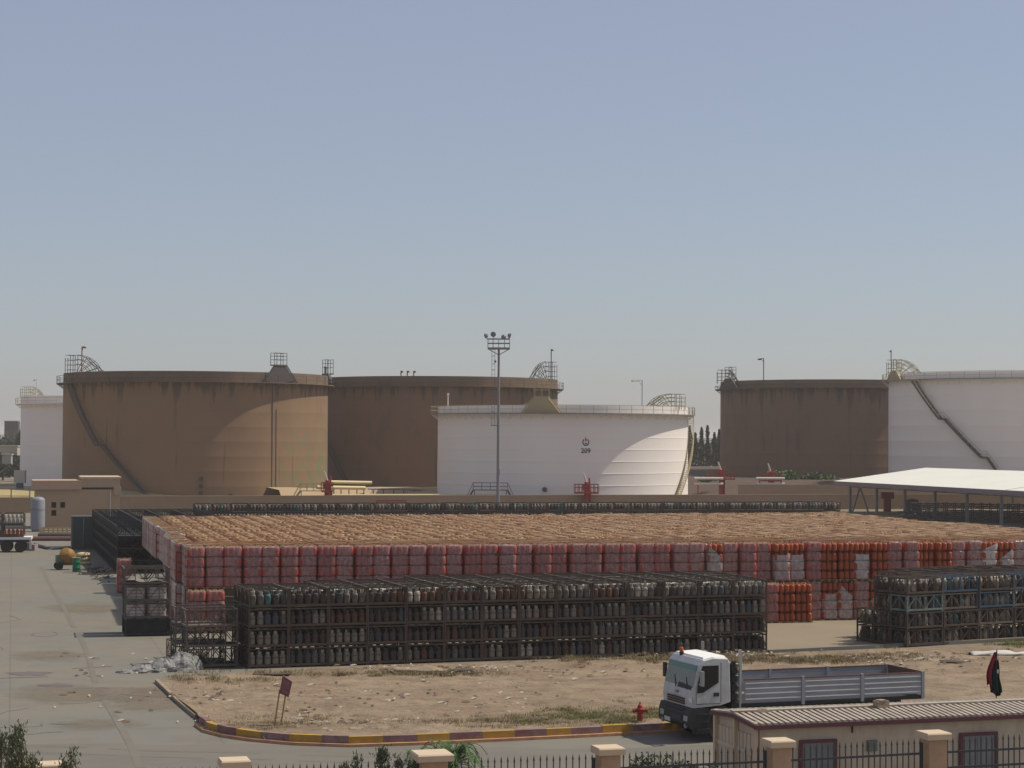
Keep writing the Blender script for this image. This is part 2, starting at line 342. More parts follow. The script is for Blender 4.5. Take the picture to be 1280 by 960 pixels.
# kerb: two steps, painted in blocks
kp=resample(fc[3:],170)
km=MB()
def offs(pts,i):
    a=pts[max(0,i-1)];b=pts[min(len(pts)-1,i+1)];d=(b-a).normalized(); return Vector((d.y,-d.x,0))
dist=0; L_=[0]
for a,b in zip(kp,kp[1:]): dist+=(b-a).length; L_.append(dist)
for i in range(len(kp)-1):
    a,b=kp[i],kp[i+1]; na,nb=offs(kp,i),offs(kp,i+1)
    if na.y>0: na=-na
    if nb.y>0: nb=-nb
    blk=int(L_[i]/1.12); km.mi=0 if blk%2 else 1
    jz=random.Random(blk).uniform(-.02,.015)
    jt=.0 if int(L_[i+1]/1.12)==blk else .03
    g=(b-a)*jt; b2=b-g
    def strip(o0,o1,z0,z1):
        vs=[a+na*o0+Vector((0,0,z0)),b2+nb*o0+Vector((0,0,z0)),b2+nb*o1+Vector((0,0,z0)),a+na*o1+Vector((0,0,z0))]
        vs+= [v+Vector((0,0,z1-z0)) for v in vs]
        km.add(vs,[(0,3,2,1),(4,5,6,7),(0,1,5,4),(1,2,6,5),(2,3,7,6),(3,0,4,7)])
    strip(-.16,.06,-.01,KZ+.06+jz)
    km.mi=2; strip(.064,.24,-.01,.1)
tag(km.build('painted_kerb',[M['kyel'],M['kpur'],M['kpink']]),kind='structure')
kl=MB(); 
for a,b in zip(fc[:3],fc[1:3]): kl.bar(a+Vector((0,0,.06)),b+Vector((0,0,.06)),.16,.16)
tag(kl.build('plain_kerb',M['stone']),kind='structure')

# drifted sand over the concrete left of the lot, soft irregular edge; faint tyre tracks
sm_=MB(); fade=[]
for k,(cx,cy,w,h) in enumerate([(195,875,75,22),(150,868,85,13),(80,868,95,16),(120,905,90,9),(60,820,70,9),(100,760,60,10)]):
    n=48; o_=len(sm_.v); vs=[]; c=at(cx,cy)
    for j in range(9):
        for i in range(n):
            t=i*2*math.pi/n; q=at(cx+w*math.cos(t)*j/8,cy+h*math.sin(t)*j/8); vs.append((q.x,q.y,.0055+.0004*k)); fade.append(1-j/8)
    sm_.add(vs,[(j*n+i,j*n+(i+1)%n,(j+1)*n+(i+1)%n,(j+1)*n+i) for j in range(8) for i in range(n)])
dm=mat('drifted_sand',(.235,.188,.13),.95,(.2,.165,.118),.5,.9,col3=(.15,.125,.09),scale3=2,amt3=.4)
N=dm.node_tree.nodes; L=dm.node_tree.links; at_=N.new('ShaderNodeAttribute'); at_.attribute_name='cover'
nz=N.new('ShaderNodeTexNoise'); nz.inputs['Scale'].default_value=.35; nz.inputs['Detail'].default_value=8; nz.inputs['Roughness'].default_value=.7
tc=N.new('ShaderNodeTexCoord'); L.new(tc.outputs['Object'],nz.inputs['Vector'])
ad=N.new('ShaderNodeMath'); ad.operation='MULTIPLY_ADD'; ad.inputs[1].default_value=.55; L.new(at_.outputs['Fac'],ad.inputs[0]); L.new(nz.outputs['Fac'],ad.inputs[2])
r=N.new('ShaderNodeMapRange'); r.inputs[1].default_value=.6; r.inputs[2].default_value=1.02; r.inputs[4].default_value=.7; L.new(ad.outputs[0],r.inputs[0])
tr=N.new('ShaderNodeBsdfTransparent'); mx=N.new('ShaderNodeMixShader'); L.new(r.outputs[0],mx.inputs[0]); L.new(tr.outputs[0],mx.inputs[1]); L.new(N['Principled BSDF'].outputs[0],mx.inputs[2]); L.new(mx.outputs[0],N['Material Output'].inputs['Surface'])
so_=sm_.build('sand_drift',dm); at2=so_.data.attributes.new('cover','FLOAT','POINT'); at2.data.foreach_set('value',fade); tag(so_,kind='structure')
tm=MB()
for k,(x0,y0,x1,y1) in enumerate([(-40,930,620,951),(-40,938,620,958),(52,700,175,960)]):
    a,b=at(x0,y0),at(x1,y1); pr=None
    for i in range(40):
        f_=i/39; p=a.lerp(b,f_); o_=.5*mn.noise(Vector((f_*4,k*3.1,0))); p=p+Vector((o_,o_*.5,.0085+.0004*k))
        if pr is not None and mn.noise(Vector((f_*9,k*7,5)))>-.25: 
            d_=(p-pr).normalized(); n_=Vector((-d_.y,d_.x,0))*.13; tm.add([pr-n_,pr+n_,p+n_,p-n_],[(0,1,2,3)])
        pr=p
tag(tm.build('tyre_track',mat('worn_track',(.148,.137,.113),.9,(.168,.152,.122),.6,.9)),kind='structure')
# scatter on the lot: rubble, litter, grasses (nobody could count them)
def lot_pt():
    i=rng.integers(8,NS); j=rng.integers(2,NT-2); v=vs_l[i*NT+j]; return v
vs_l=im.v
rub=[];lit=[]
st=[]
for k in range(4):
    s_=MB(); r=[(math.cos(t)*random.uniform(.7,1.1),math.sin(t)*random.uniform(.7,1.1)) for t in [i*2*math.pi/7 for i in range(7)]]
    s_.add([(x,y,0) for x,y in r]+[(x*.7,y*.7,.6+random.uniform(-.2,.2)) for x,y in r],[tuple(range(13,6,-1))[::-1]]+[(i,(i+1)%7,7+(i+1)%7,7+i) for i in range(7)])
    st.append(s_)
stv=[]
for sc in (.03,.05,.09,.15):
    for s_ in st:
        q=MB(); q.v=[(x*sc,y*sc*.8,z*sc*.7) for x,y,z in s_.v]; q.f=s_.f; q.m=s_.m; stv.append(q)
for _ in range(900):
    v=lot_pt(); c=mn.noise(Vector((v[0]*.3,v[1]*.3,20)))
    if c<-.15 and random.random()<.8: continue
    k=int(min(15,rng.choice([0,1,2,3,4,5,6,7,8,9,10,11,12,13],p=[.15]*4+[.07]*4+[.022]*4+[.016]*2)))
    rub.append((k,v[0],v[1],v[2]-.005,random.random()*6))
tag(tiled('rubble',stv,rub,[M['stone']]),'scattered pale stones and rubble over the sandy lot',None,kind='stuff')
flat=[]
for k in range(6):
    s_=MB(); w,h=random.uniform(.06,.2),random.uniform(.04,.12)
    s_.add([(-w,-h,.0),(w,-h*.6,.05),(w*.8,h,.02),(-w*.7,h*.8,.06),(0,0,.09)],[(0,1,4),(1,2,4),(2,3,4),(3,0,4)]); s_.m=[k%3]*4; flat.append(s_)
for px,py,n,sx,sy in [(430,903,60,70,8),(240,872,50,50,8),(300,905,60,40,6),(540,836,160,90,5),(480,905,60,60,8),(870,818,90,120,4),(1180,822,120,130,8),(700,838,60,140,6),(450,870,60,160,20),(620,880,90,160,20),(1110,830,60,130,12),(360,895,50,40,10),(900,815,60,60,3)]:
    for _ in range(int(n*.6)):
        p=on_lot(px+random.gauss(0,sx*.5),py+random.gauss(0,sy*.5)); lit.append((random.randrange(6),p.x,p.y,.12,random.random()*6))
for _ in range(260):
    p=at(random.uniform(60,330),random.uniform(815,905)); 
    if random.random()<.16: lit.append((random.randrange(6),p.x,p.y,.0,random.random()*6))
tag(tiled('litter',flat,lit,[M['litterm'],mat('dull_paper',(.36,.32,.26),.9),mat('brown_card',(.15,.1,.065),.9)]),'scraps of litter strewn over sand and kerbside',None,kind='stuff')
def tuft(h,n,spread,lean):
    s_=MB()
    for _ in range(n):
        t=random.random()*6.28; x,y=random.gauss(0,spread),random.gauss(0,spread); l=random.uniform(.3,1)*lean; hh=h*random.uniform(.5,1.1); w=.012
        s_.add([(x-w*math.sin(t),y+w*math.cos(t),0),(x+w*math.sin(t),y-w*math.cos(t),0),(x+l*math.cos(t),y+l*math.sin(t),hh)],[(0,1,2)])
    return s_
tf=[tuft(.1,30,.14,.12) for _ in range(3)]+[tuft(.17,40,.17,.16) for _ in range(3)]
gd=[];gg=[]
def patch(lst,px,py,sx,sy,n,z=.1,ks=6):
    for _ in range(n):
        qx,qy=random.gauss(px,sx),random.gauss(py,sy)
        if qy>np.interp(qx,[a_[0] for a_ in front_px],[a_[1] for a_ in front_px])-5 or qx<215: continue
        p=at(qx,qy,z); lst.append((random.randrange(ks),p.x,p.y,z+.02,random.random()*6))
for a in [(755,901,40,4,330),(690,904,40,4,160),(815,897,18,5,120),(1270,806,14,3,60),(720,892,26,4,70)]: patch(gg,*a)
for a in [(290,912,30,3,170),(820,826,60,2,200),(640,906,60,4,160),(560,905,60,4,60),(880,822,40,2,120),(1010,826,50,2,120),(350,905,40,5,80),(760,898,70,5,160),(540,843,50,2,90),(1060,822,60,4,90),(400,842,70,2,70),(260,850,40,3,50)]: patch(gd,*a)
tag(tiled('green_grass',tf,gg,[M['grassg']]),'green grass clumps growing along the painted kerb',None,kind='stuff')
tag(tiled('dry_grass',tf,gd,[M['grassd']]),'dry straw coloured grass along kerb and cages',None,kind='stuff')
# patches of damp / spilled oil on the yard
pm=MB()
for px,py,w,h in [(36,842,30,3),(70,857,26,2),(118,823,10,1.2),(80,905,18,1),(120,845,12,1.3),(128,868,7,1.2)]:
    c=at(px,py); n=16; pts=[]
    for i in range(n):
        t=i*2*math.pi/n; q=at(px+w*math.cos(t)*random.uniform(.6,1.1),py+h*math.sin(t)*random.uniform(.6,1.1)); pts.append((q.x,q.y,.009))
    pm.add(pts,[tuple(range(n))])
for x0,y0,x1,y1 in [(0,848,60,846),(90,836,140,833),(150,868,215,872)]:
    a,b=at(x0,y0),at(x1,y1); pm.bar(a+Vector((0,0,.006)),b+Vector((0,0,.006)),.12,.01)
for k in range(9):
    p=at(random.uniform(-10,210),[720,745,770,790,812,865,885,905,915][k]); an=random.random()*6.28
    for i in range(9):
        an+=random.gauss(0,.5); q=p+Vector((.55*math.cos(an),.55*math.sin(an),0)); pm.bar(p+Vector((0,0,.006)),q+Vector((0,0,.006)),.035,.008); p=q
tag(pm.build('yard_stain',mat('dark_stain',(.15,.125,.115),.8,(.1,.085,.08),.8,.6)),kind='structure')

# ------------------------------------------------------------------ gas bottles and cages
def bottle_mb(n=12,h=.63,r=.148,valve=True):
    b=MB(); b.lathe([(r*.75,0),(r*.75,.03),(r,.06),(r,h*.66),(r*.86,h*.755),(r*.45,h*.82),(0,h*.83)],n)
    b.mi=1; b.lathe([(r*.62,h*.79),(r*.66,h),(r*.58,h),(r*.55,h*.79)],n,a0=.5,a1=5.6,capped=False)
    if valve: b.lathe([(.025,h*.82),(.03,h*.93),(0,h*.94)],6)
    return b
BK=list(BOT)
def rim_mat(k): return M['valve'] if k in('beige','off white','grey') else M['b_'+k]
bmesh_by={k:bottle_mb().mesh('gas_bottle',[M['b_'+k],rim_mat(k)],True) for k in BK}
BW=[.24,.2,.22,.035,.07,.06,.075,.1]
stuff_b=[]   # (colour index, x,y,z,rz)

def cage_parts(w,d,h,style):
    """list of (name, MB)"""
    t=.075; out=[]
    base=MB(); base.box(0,0,.07,w,t*.9,.17); base.box(0,d-t*.9,.07,w,d,.17); base.box(0,t*.9,.07,t*.9,d-t*.9,.17); base.box(w-t*.9,t*.9,.07,w,d-t*.9,.17)
    base.box(t*.9,t*.9,.1,w-t*.9,d-t*.9,.125)
    out.append(('base_tray',base))
    for x in(0,w-t):
        for y in(0,d-t):
            p=MB(); p.box(x+.003,y+.003,.0,x+t-.003,y+t-.003,h-.04); out.append(('post',p))
    top=MB(); u=.055
    for y in(.001,d-u-.001): top.box(.001,y,h-.06,w-.001,y+u,h-.004)
    for x in(.001,w-u-.001): top.box(x,u,h-.06,x+u,d-u,h-.004)
    if style!='empty':
        top.bar((.03,d*.5,h-.03),(w-.03,d*.5,h-.03),.04)
    out.append(('top_rail',top))
    def brace(px,py,L,along):
        b=MB(); P=(lambda s,z:(px+s,py,z)) if along=='x' else (lambda s,z:(px,py+s,z))
        k=4 if L>1.5 else 2; z0,z1=.17,h-.06
        for i in range(k):
            s0,s1=L*i/k,L*(i+1)/k
            if i%2==0: b.bar(P(s0+.05,z0),P(s1,z1),.035)
            else: b.bar(P(s0,z1),P(s1-.05,z0),.035)
            if i: b.bar(P(s0,z0),P(s0,z1),.04)
        return b
    out.append(('side_brace',brace(t/2,0,d,'y'))); out.append(('side_brace',brace(w-t/2,0,d,'y')))
    if style in('braced','empty'):
        out.append(('front_brace',brace(0,t/2,w,'x')))
        out.append(('back_brace',brace(0,d-t/2,w,'x')))
    else:
        b=MB(); b.bar((t,.03,h*.52),(w-t,.03,h*.52),.018); out.append(('front_bar',b))
    return out
def make_cage(w,d,h,style,m,split=True):
    r=empty('bottle_cage',(0,0,0))
    ps=cage_parts(w,d,h,style)
    if split:
        for n,p in ps: p.build(n,m,r)
        return r
    bpy.data.objects.remove(r); q=MB()
    for n,p in ps: q.add(p.v,p.f)
    return q.build('bottle_cage',m)
def hide_proto(o):
    pass
proto_list=[]
def drop(o):
    for ch in list(o.children): drop(ch)
    bpy.data.objects.remove(o)
TIER=['bottom','second lowest','third lowest','topmost']
# main long stack
CA=R(18.6); CO=at(310,836.3); CW,CD,CH=1.82,1.72,.885
pc=make_cage(CW,CD,CH,'open',M['cage'])
pcs=make_cage(CW,CD,CH,'open',M['cage'],False)
def wonk(): return random.uniform(-.012,.012)
for t in range(4):
    for c in range(14):
        for r in range(2 if c<2 else 3 if c<5 else 4):
            if r>0 and t<3 and c not in(0,13): continue
            if r>1 and t<3 and c==13: continue
            o=copy_tree(pc if r==0 else pcs)
            p=loc2(CO,c*CW+.01+wonk(),r*(CD+.02)+wonk()*2,CA,t*CH); o.location=p; o.rotation_euler=(0,0,CA+random.uniform(-.004,.004))
            where='front row' if r==0 else orde(r)+' row back'
            tag(o,f'rusty steel bottle cage, {orde(c)} from left, {TIER[t]} tier, {where} of long stack','cage','bottle cages in the long front stack')
            # bottles
            for j in range(5):
                for i in range(5):
                    if r>0 and t<3 and not (c==0 and i<2) : continue
                    x=.2+i*.352+random.uniform(-.02,.02); y=.2+j*.33+random.uniform(-.015,.015)
                    q=loc2(CO,c*CW+.01+x,r*(CD+.02)+y,CA,t*CH+.127); k=int(rng.choice(8,p=BW))
                    if random.random()<.5 and i>0: k=lastk
                    lastk=k
                    if r==0 and j==0:
                        b=put('gas_bottle',bmesh_by[BK[k]],None,q,random.random()*6)
                        b.scale=(1,1,random.uniform(.94,1.03))
                        tag(b,f'{BK[k]} gas bottle {ORD[i]} from left in the {ORD[c]} cage of the {TIER[t]} tier','gas bottle','gas bottles along the front of the long cage stack')
                    else: stuff_b.append((k,q.x,q.y,q.z,random.random()*6))
drop(pc); drop(pcs)
# right-hand braced stack
RA=R(31); RO=at(1134,809.5); RW,RD,RH=2.4,1.25,.86
prs={k:make_cage(RW,RD,RH,'braced',M[k]) for k in('cage','cageblue','cageteal','cagegrey')}
nr=0
for c in range(5):
    for r in range(5):
        for t in range(4):
            deep=[2,3,4,4,4][c]
            if r>deep or (c==0 and r==2 and t>1): continue
            if not(r==0 or c==0 or t==3 or r>[0,2,3,4,4][c]-(0 if t<2 else 1)): continue
            key='cage'
            if r==0: key={(1,3):'cageblue',(2,2):'cageblue',(0,2):'cageteal',(1,2):'cagegrey',(2,1):'cagegrey',(3,2):'cagegrey',(0,1):'cage',(3,3):'cageblue'}.get((c,t),'cage')
            o=copy_tree(prs[key]); o.location=loc2(RO,c*(RW+.04)+wonk(),r*(RD+.03)+wonk()*3,RA,t*RH); o.rotation_euler=(0,0,RA+random.uniform(-.01,.01))
            kn={'cage':'rusty','cageblue':'blue painted','cageteal':'pale teal','cagegrey':'weathered grey'}[key]
            tag(o,f'{kn} braced bottle cage, {ORD[c]} from left, {TIER[t]} tier, {ORD[r]} row of right stack','cage','braced bottle cages stacked at the right')
            for i in range(6):
                for j in range(3):
                    q=loc2(RO,c*(RW+.04)+.22+i*.39,r*(RD+.03)+.23+j*.39,RA,t*RH+.127); k=int(rng.choice(8,p=BW))
                    if r==0 and j==0 and c==0 and nr<20:
                        b=put('gas_bottle',bmesh_by[BK[k]],None,q,random.random()*6); nr+=1
                        tag(b,f'{BK[k]} gas bottle {ORD[i]} from left in {TIER[t]} left corner cage of right stack','gas bottle','gas bottles in the right stack corner cages')
                    else: stuff_b.append((k,q.x,q.y,q.z,random.random()*6))
for o in prs.values(): drop(o)
# loose frames lying on the right stack
for k in range(9):
    q=MB(); L=random.uniform(2.2,3.4)
    for y in(0,.5,1.0): q.bar((0,y,.04),(L,y,.04),.06)
    for x in(0,L*.5,L): q.bar((x,0,.09),(x,1.0,.09),.05)
    o=q.build('rack_skeleton',M['cage'],loc=loc2(RO,1.5+k*1.25,2.1+random.uniform(0,2.4),RA,4*RH+.01),rz=RA+random.uniform(-.2,.2))
    tag(o,f'{orde(k)} loose rusty steel frame from left lying on top of right cage stack','frame','loose frames on the right cage stack')
# lattice cages at the left end: group beside main stack, group beside the field
pe=make_cage(2.35,1.25,.88,'empty',M['cagegrey']); ped=make_cage(2.35,1.25,.88,'empty',M['cagedark'])
BO=at(232,836.5)
for r in range(2):
    for t in range(3):
        o=copy_tree(pe); o.location=loc2(BO,-.25*(r)+wonk(),r*1.5+wonk(),CA,t*.88+.002); o.rotation_euler=(0,0,CA+random.uniform(-.02,.02))
        tag(o,f'empty lattice cage, {TIER[t]} of the {ORD[r]} pile beside the long stack','cage','empty lattice cages at the left end')
o=copy_tree(pe); o.location=loc2(at(213,824),0,0,CA,.0); o.rotation_euler=(0,0,CA+.05); o.scale=(.75,.8,1)
tag(o,'small empty lattice cage at far left, beside the crumpled plastic heap','cage','empty lattice cages at the left end')
AO=at(155,796)
for t in range(4):
    for r in range(2):
        o=copy_tree(ped if t<1 else pe); o.location=loc2(AO,wonk()*3,r*1.4,R(13.5),t*.88); o.rotation_euler=(0,0,R(13.5)+random.uniform(-.015,.015))
        tag(o,f'dark lattice cage, {TIER[t]} tier of {"front" if r==0 else "rear"} pile left of the bundle field','cage','lattice cages left of the bundle field')
tp=MB(); g=10
vs=[(2.3*i/g,1.2*j/g,.06*math.sin(i*1.1)+.07*mn.noise(Vector((i*.5,j*.5,1)))+(.22-.03*i)*(1 if j>3 else .3)) for i in range(g+1) for j in range(g+1)]
tp.add(vs,[(i*(g+1)+j,(i+1)*(g+1)+j,(i+1)*(g+1)+j+1,i*(g+1)+j+1) for i in range(g) for j in range(g)])
o=tp.build('tarpaulin',M['tarp'],loc=loc2(AO,.02,.1,R(13.5),3*.88+.18),rz=R(13.5),smooth=True)
o.modifiers.new('s','SOLIDIFY').thickness=.02
tag(o,'grey brown tarpaulin lying inside the topmost lattice cage at left','tarpaulin')
drop(pe); drop(ped)
# dark empty cages behind left
DA=R(14.8); DO=Vector((-29.6,150.5,0))
pdk=make_cage(2.4,2.4,.9,'empty',M['cagedark'],False)
for r in range(15):
    for c in range(4):
        for t in range(4):
            if c>0 and t<3 and r>0: continue
            o=pdk.copy(); C.objects.link(o); o.location=loc2(DO,c*2.43,r*2.43,DA,t*.9); o.rotation_euler=(0,0,DA+random.uniform(-.01,.01))
            tag(o,f'black empty cage, {ORD[r]} row back, {ORD[c]} from left, {TIER[t]} tier behind bundle field','cage','black cages behind the bundle field')
bpy.data.objects.remove(pdk)
sh=MB()
for k in range(5):
    sh.box(1.5,1.5+k*6.5,0,9.2,7.4+k*6.5,.05)
# back row of cages full of bottles
KA=R(13.8); KO=atd(243,640,203); KO.z=0
pbk=make_cage(CW,CD,CH,'open',M['cage'],False)
nback=0
for c in range(40):
    p=loc2(KO,c*(CW+.03),0,KA,2.68+random.uniform(-.03,.03)); 
    if proj(p)[0]>1032: break
    o=pbk.copy(); C.objects.link(o); o.location=p; o.rotation_euler=(0,0,KA); nback+=1
    tag(o,f'{orde(c)} cage from left in the far row of bottle cages by the wall','cage','bottle cages in the far row')
    for j in range(3):
        for i in range(5):
            for zz in(.13,1.01): stuff_b.append((random.choice([1,2,7]),*loc2(KO,c*(CW+.03)+.2+i*.352,.25+j*.4,KA,zz),0))
            q=loc2(KO,c*(CW+.03)+.2+i*.352,.2+j*.5,KA,2.81); stuff_b.append((int(rng.choice(8,p=BW)),q.x,q.y,q.z,0))
            q=loc2(KO,c*(CW+.03)+.2+i*.352,.2+j*.4,KA,1.9); stuff_b.append((int(rng.choice(8,p=BW)),q.x,q.y,q.z,0))
    # the cages under it, seen only through the gaps
bpy.data.objects.remove(pbk)
lowm=MB()
for t in range(3):
    for c in range(nback):
        lowm.box(c*(CW+.03),.03,t*.885+.74,c*(CW+.03)+CW,CD,t*.885+.9); lowm.box(c*(CW+.03),.02,t*.885+.05,c*(CW+.03)+CW,CD,t*.885+.15); lowm.box(c*(CW+.03),.02,t*.885+.15,c*(CW+.03)+.07,.09,t*.885+.93)
tag(lowm.build('lower_cages',M['cage'],loc=KO,rz=KA),'lower tiers of the far cage row hidden behind the bundles',None,kind='stuff')
sb=[]
protos=[]
for ki in range(8):
    q=bottle_mb(8,valve=False); q.m=[ki if m==0 else (8 if BK[ki] in('beige','off white','grey') else ki) for m in q.m]; protos.append(q)
tag(tiled('gas_bottles_mass',protos,stuff_b,[M['b_'+k] for k in BK]+[M['valve']]),'mass of old gas bottles filling the deeper rows of the cages',None,kind='stuff')

# ------------------------------------------------------------------ field of wrapped cylinder bundles
FA=R(13.5); FO=at(233.0,683.4,4.5); FO.z=0
PU,PV,BH=1.0,1.06,2.25
def cyl_mb(n=10,lite=False):
    b=MB(); h=.535; r=.158
    if lite: b.lathe([(r,.1),(r,.36),(r*.7,.43),(0,.45)],n,capped=False)
    else: b.lathe([(r*.7,0),(r*.72,.025),(r,.055),(r,.35),(r*.88,.405),(r*.5,.445),(0,.45)],n)
    b.mi=1; b.lathe([(.1,.43),(.112,h),(.092,h),(.085,.43)],max(6,n-2),a0=random.random()*6,a1=None if lite else None,capped=False)
    return b
def cyl_mesh(m1,m2): return cyl_mb().mesh('gas_cylinder',[m1,m2],True)
cm_red=cyl_mesh(M['red'],M['red']); cm_or=cyl_mesh(M['orange'],M['orange']); cm_top=[cyl_mesh(M['red'],M['straw']),cyl_mesh(M['orange'],M['straw2'])]
XS=[-.325,0,.325]
def film_mb(hi=BH-.03,cut=None,seed=0):
    rr=random.Random(seed); b=MB(); hw=.486; n=32
    zs=[.09]
    for l in range(4): zs+= [.1+l*.535+.03,.1+l*.535+.18,.1+l*.535+.34,.1+l*.535+.46,.1+(l+1)*.535-.02]
    zs=[z for z in zs if z<=hi]
    loops=[]
    ph=[rr.uniform(0,6) for _ in range(4)]
    for z in zs:
        fz=((z-.1)%.535)/.535; bul=.014*math.sin(math.pi*min(1,max(0,fz)))-.13*(1 if fz>.88 or fz<.03 else 0)
        lp=[]
        for i in range(n):
            t=2*math.pi*(i+.5)/n; ct,s_=math.cos(t),math.sin(t); p=6.0
            rad=1/((abs(ct)**p+abs(s_)**p)**(1/p)); q=hw*rad*(1+bul)+.006*math.sin(t*9+ph[0]+z*3)+rr.uniform(-.006,.006)
            zz=z
            if cut and z>cut[0]: 
                lim=cut[0]+(cut[1]-cut[0])*(ct*.5+.5); zz=min(z,lim+rr.uniform(-.04,.04))
            lp.append((q*ct,q*s_,zz+.012*math.sin(t*2+ph[1])*(1 if .09<z<hi-.1 else 0)))
        loops.append(lp)
    if not cut:
        last=loops[-1]; loops.append([(x*.8,y*.8,z+.03) for x,y,z in last])
    vs=[v for lp in loops for v in lp]
    b.add(vs,[(j*n+i,j*n+(i+1)%n,(j+1)*n+(i+1)%n,(j+1)*n+i) for j in range(len(loops)-1) for i in range(n)])
    return b
def me_film(seed,m,cut=None): return film_mb(seed=seed,cut=cut).mesh('shrink_wrap',m,True)
films=[me_film(i,M['film']) for i in range(4)]; filmsw=[me_film(i+10,M['filmw']) for i in range(3)]
films_p=[me_film(30+i,film_mat('pinkish_shrink_film',(.46,.35,.32),.35,.7,.16)) for i in range(3)]
films_r=[me_film(20,M['filmw']),me_film(21,M['film']),me_film(22,M['filml'],(1.2,2.2)),me_film(23,M['filml'],(1.6,1.1)),me_film(24,M['filml'],(1.0,1.9)),me_film(25,M['filmw'],(1.7,2.1))]
pl=MB()
for x in(-.44,0,.44): pl.box(x-.05,-.49,0,x+.05,.49,.07)
for y in(-.43,-.22,0,.22,.43): pl.box(-.49,y-.06,.07,.49,y+.06,.095)
pal_me=pl.mesh('pallet',M['wood'])
def inner_mb(mi_body=0,top=True,lower_box=True):
    """remaining cylinders of a bundle as seen from above"""
    b=MB()
    for x in XS:
        for y in XS:
            c=cyl_mb(7,True); jz=random.uniform(-.03,.025)
            j=rot2(0,0,0); b.v,b.f,b.m=b.v,b.f,b.m
            o=len(b.v); dx,dy=random.uniform(-.02,.02),random.uniform(-.02,.02)
            b.v+= [(vx+x+dx,vy+y+dy,vz+BH-.54+jz) for vx,vy,vz in c.v]; b.f+=[tuple(k+o for k in f) for f in c.f]; b.m+=c.m
    b.mi=0
    b.box(-.47,-.47,.1,.47,.47,BH-.5)
    # loose straps and boards lying over the collars
    b.mi=2
    for _ in range(3):
        if random.random()<.9:
            y=random.uniform(-.42,.42); a=random.uniform(-.22,.22); z=BH+random.uniform(-.0,.03)
            dx,dy=.48*math.cos(a),.48*math.sin(a); b.bar((-dx,y-dy,z),(dx,y+dy,z+random.uniform(-.03,.03)),.07,.02)
    return b
inn=[inner_mb() for _ in range(7)]
STRAWS=[M['straw'],M['straw2']]
inn_me=[q.mesh('cylinder_block',[M['red'],M['straw'] if i%3 else M['straw2'],M['straw'] if i%2 else M['straw2']]) for i,q in enumerate(inn)]
mid_me=MB(); mid_me.box(-.46,-.46,.1,.46,.46,BH-.14); mid_me=mid_me.mesh('cylinder_block',M['red'])
def bundle(c,r,lvl,style,left=False,front=True,dx=0,dy=0):
    """style: wrap | pale | bare | loose"""
    p=loc2(FO,(c+.5)*PU+dx,(r+.5)*PV+dy,FA,lvl*(BH+.0))
    root=empty('cylinder_bundle',p,FA+random.uniform(-.035,.035)); root.rotation_euler.x=random.uniform(-.012,.012); root.rotation_euler.y=random.uniform(-.012,.012)
    cm=cm_or if style in('bare','loose') else cm_red
    put('pallet',pal_me,root)
    done=set()
    def cyl(ix,iy,l):
        if (ix,iy,l) in done: return
        done.add((ix,iy,l)); o=put('gas_cylinder',cm if l<3 else cm_top[cm is cm_or],root,(XS[ix]+random.uniform(-.008,.008),XS[iy]+random.uniform(-.008,.008),.1+l*.535),random.random()*6)
    for l in range(4):
        for i in range(3):
            if front: cyl(i,0,l)
            if left: cyl(0,i,l)
            if l==3:
                for j in range(3): cyl(i,j,l)
    core=MB(); core.box(-.3,-.2 if front else -.47,.1,.47,.47,BH-.56)
    core.build('cylinder_block',M['orange'] if cm is cm_or else M['red'],root)
    if style=='wrap': put('shrink_wrap',random.choice(films),root,None,random.choice([0,math.pi/2,math.pi]))
    elif style=='pale': put('shrink_wrap',random.choice(films_p),root,None,random.choice([0,math.pi/2,math.pi]))
    elif style=='loose': put('shrink_wrap',random.choice(films_r[2:]),root,None,random.choice([0,math.pi/2,math.pi,-math.pi/2]))
    return root
STY={'wrap':'film wrapped red','pale':'pale film wrapped','bare':'bare unwrapped orange','loose':'loosely wrapped orange'}
def ycut(px):
    if px<640: return 645.3-(px-162)/478*2.2
    if px<1040: return 643.1-(px-640)/400*2.6
    return 640.5+(px-1040)/240*20.5
stuff_f=[]; 
def rowshift(r): return {0:0,1:0,2:.05,3:.05}.get(r, -.28 if r<14 else (.1 if r<24 else -.1))
NIND=0
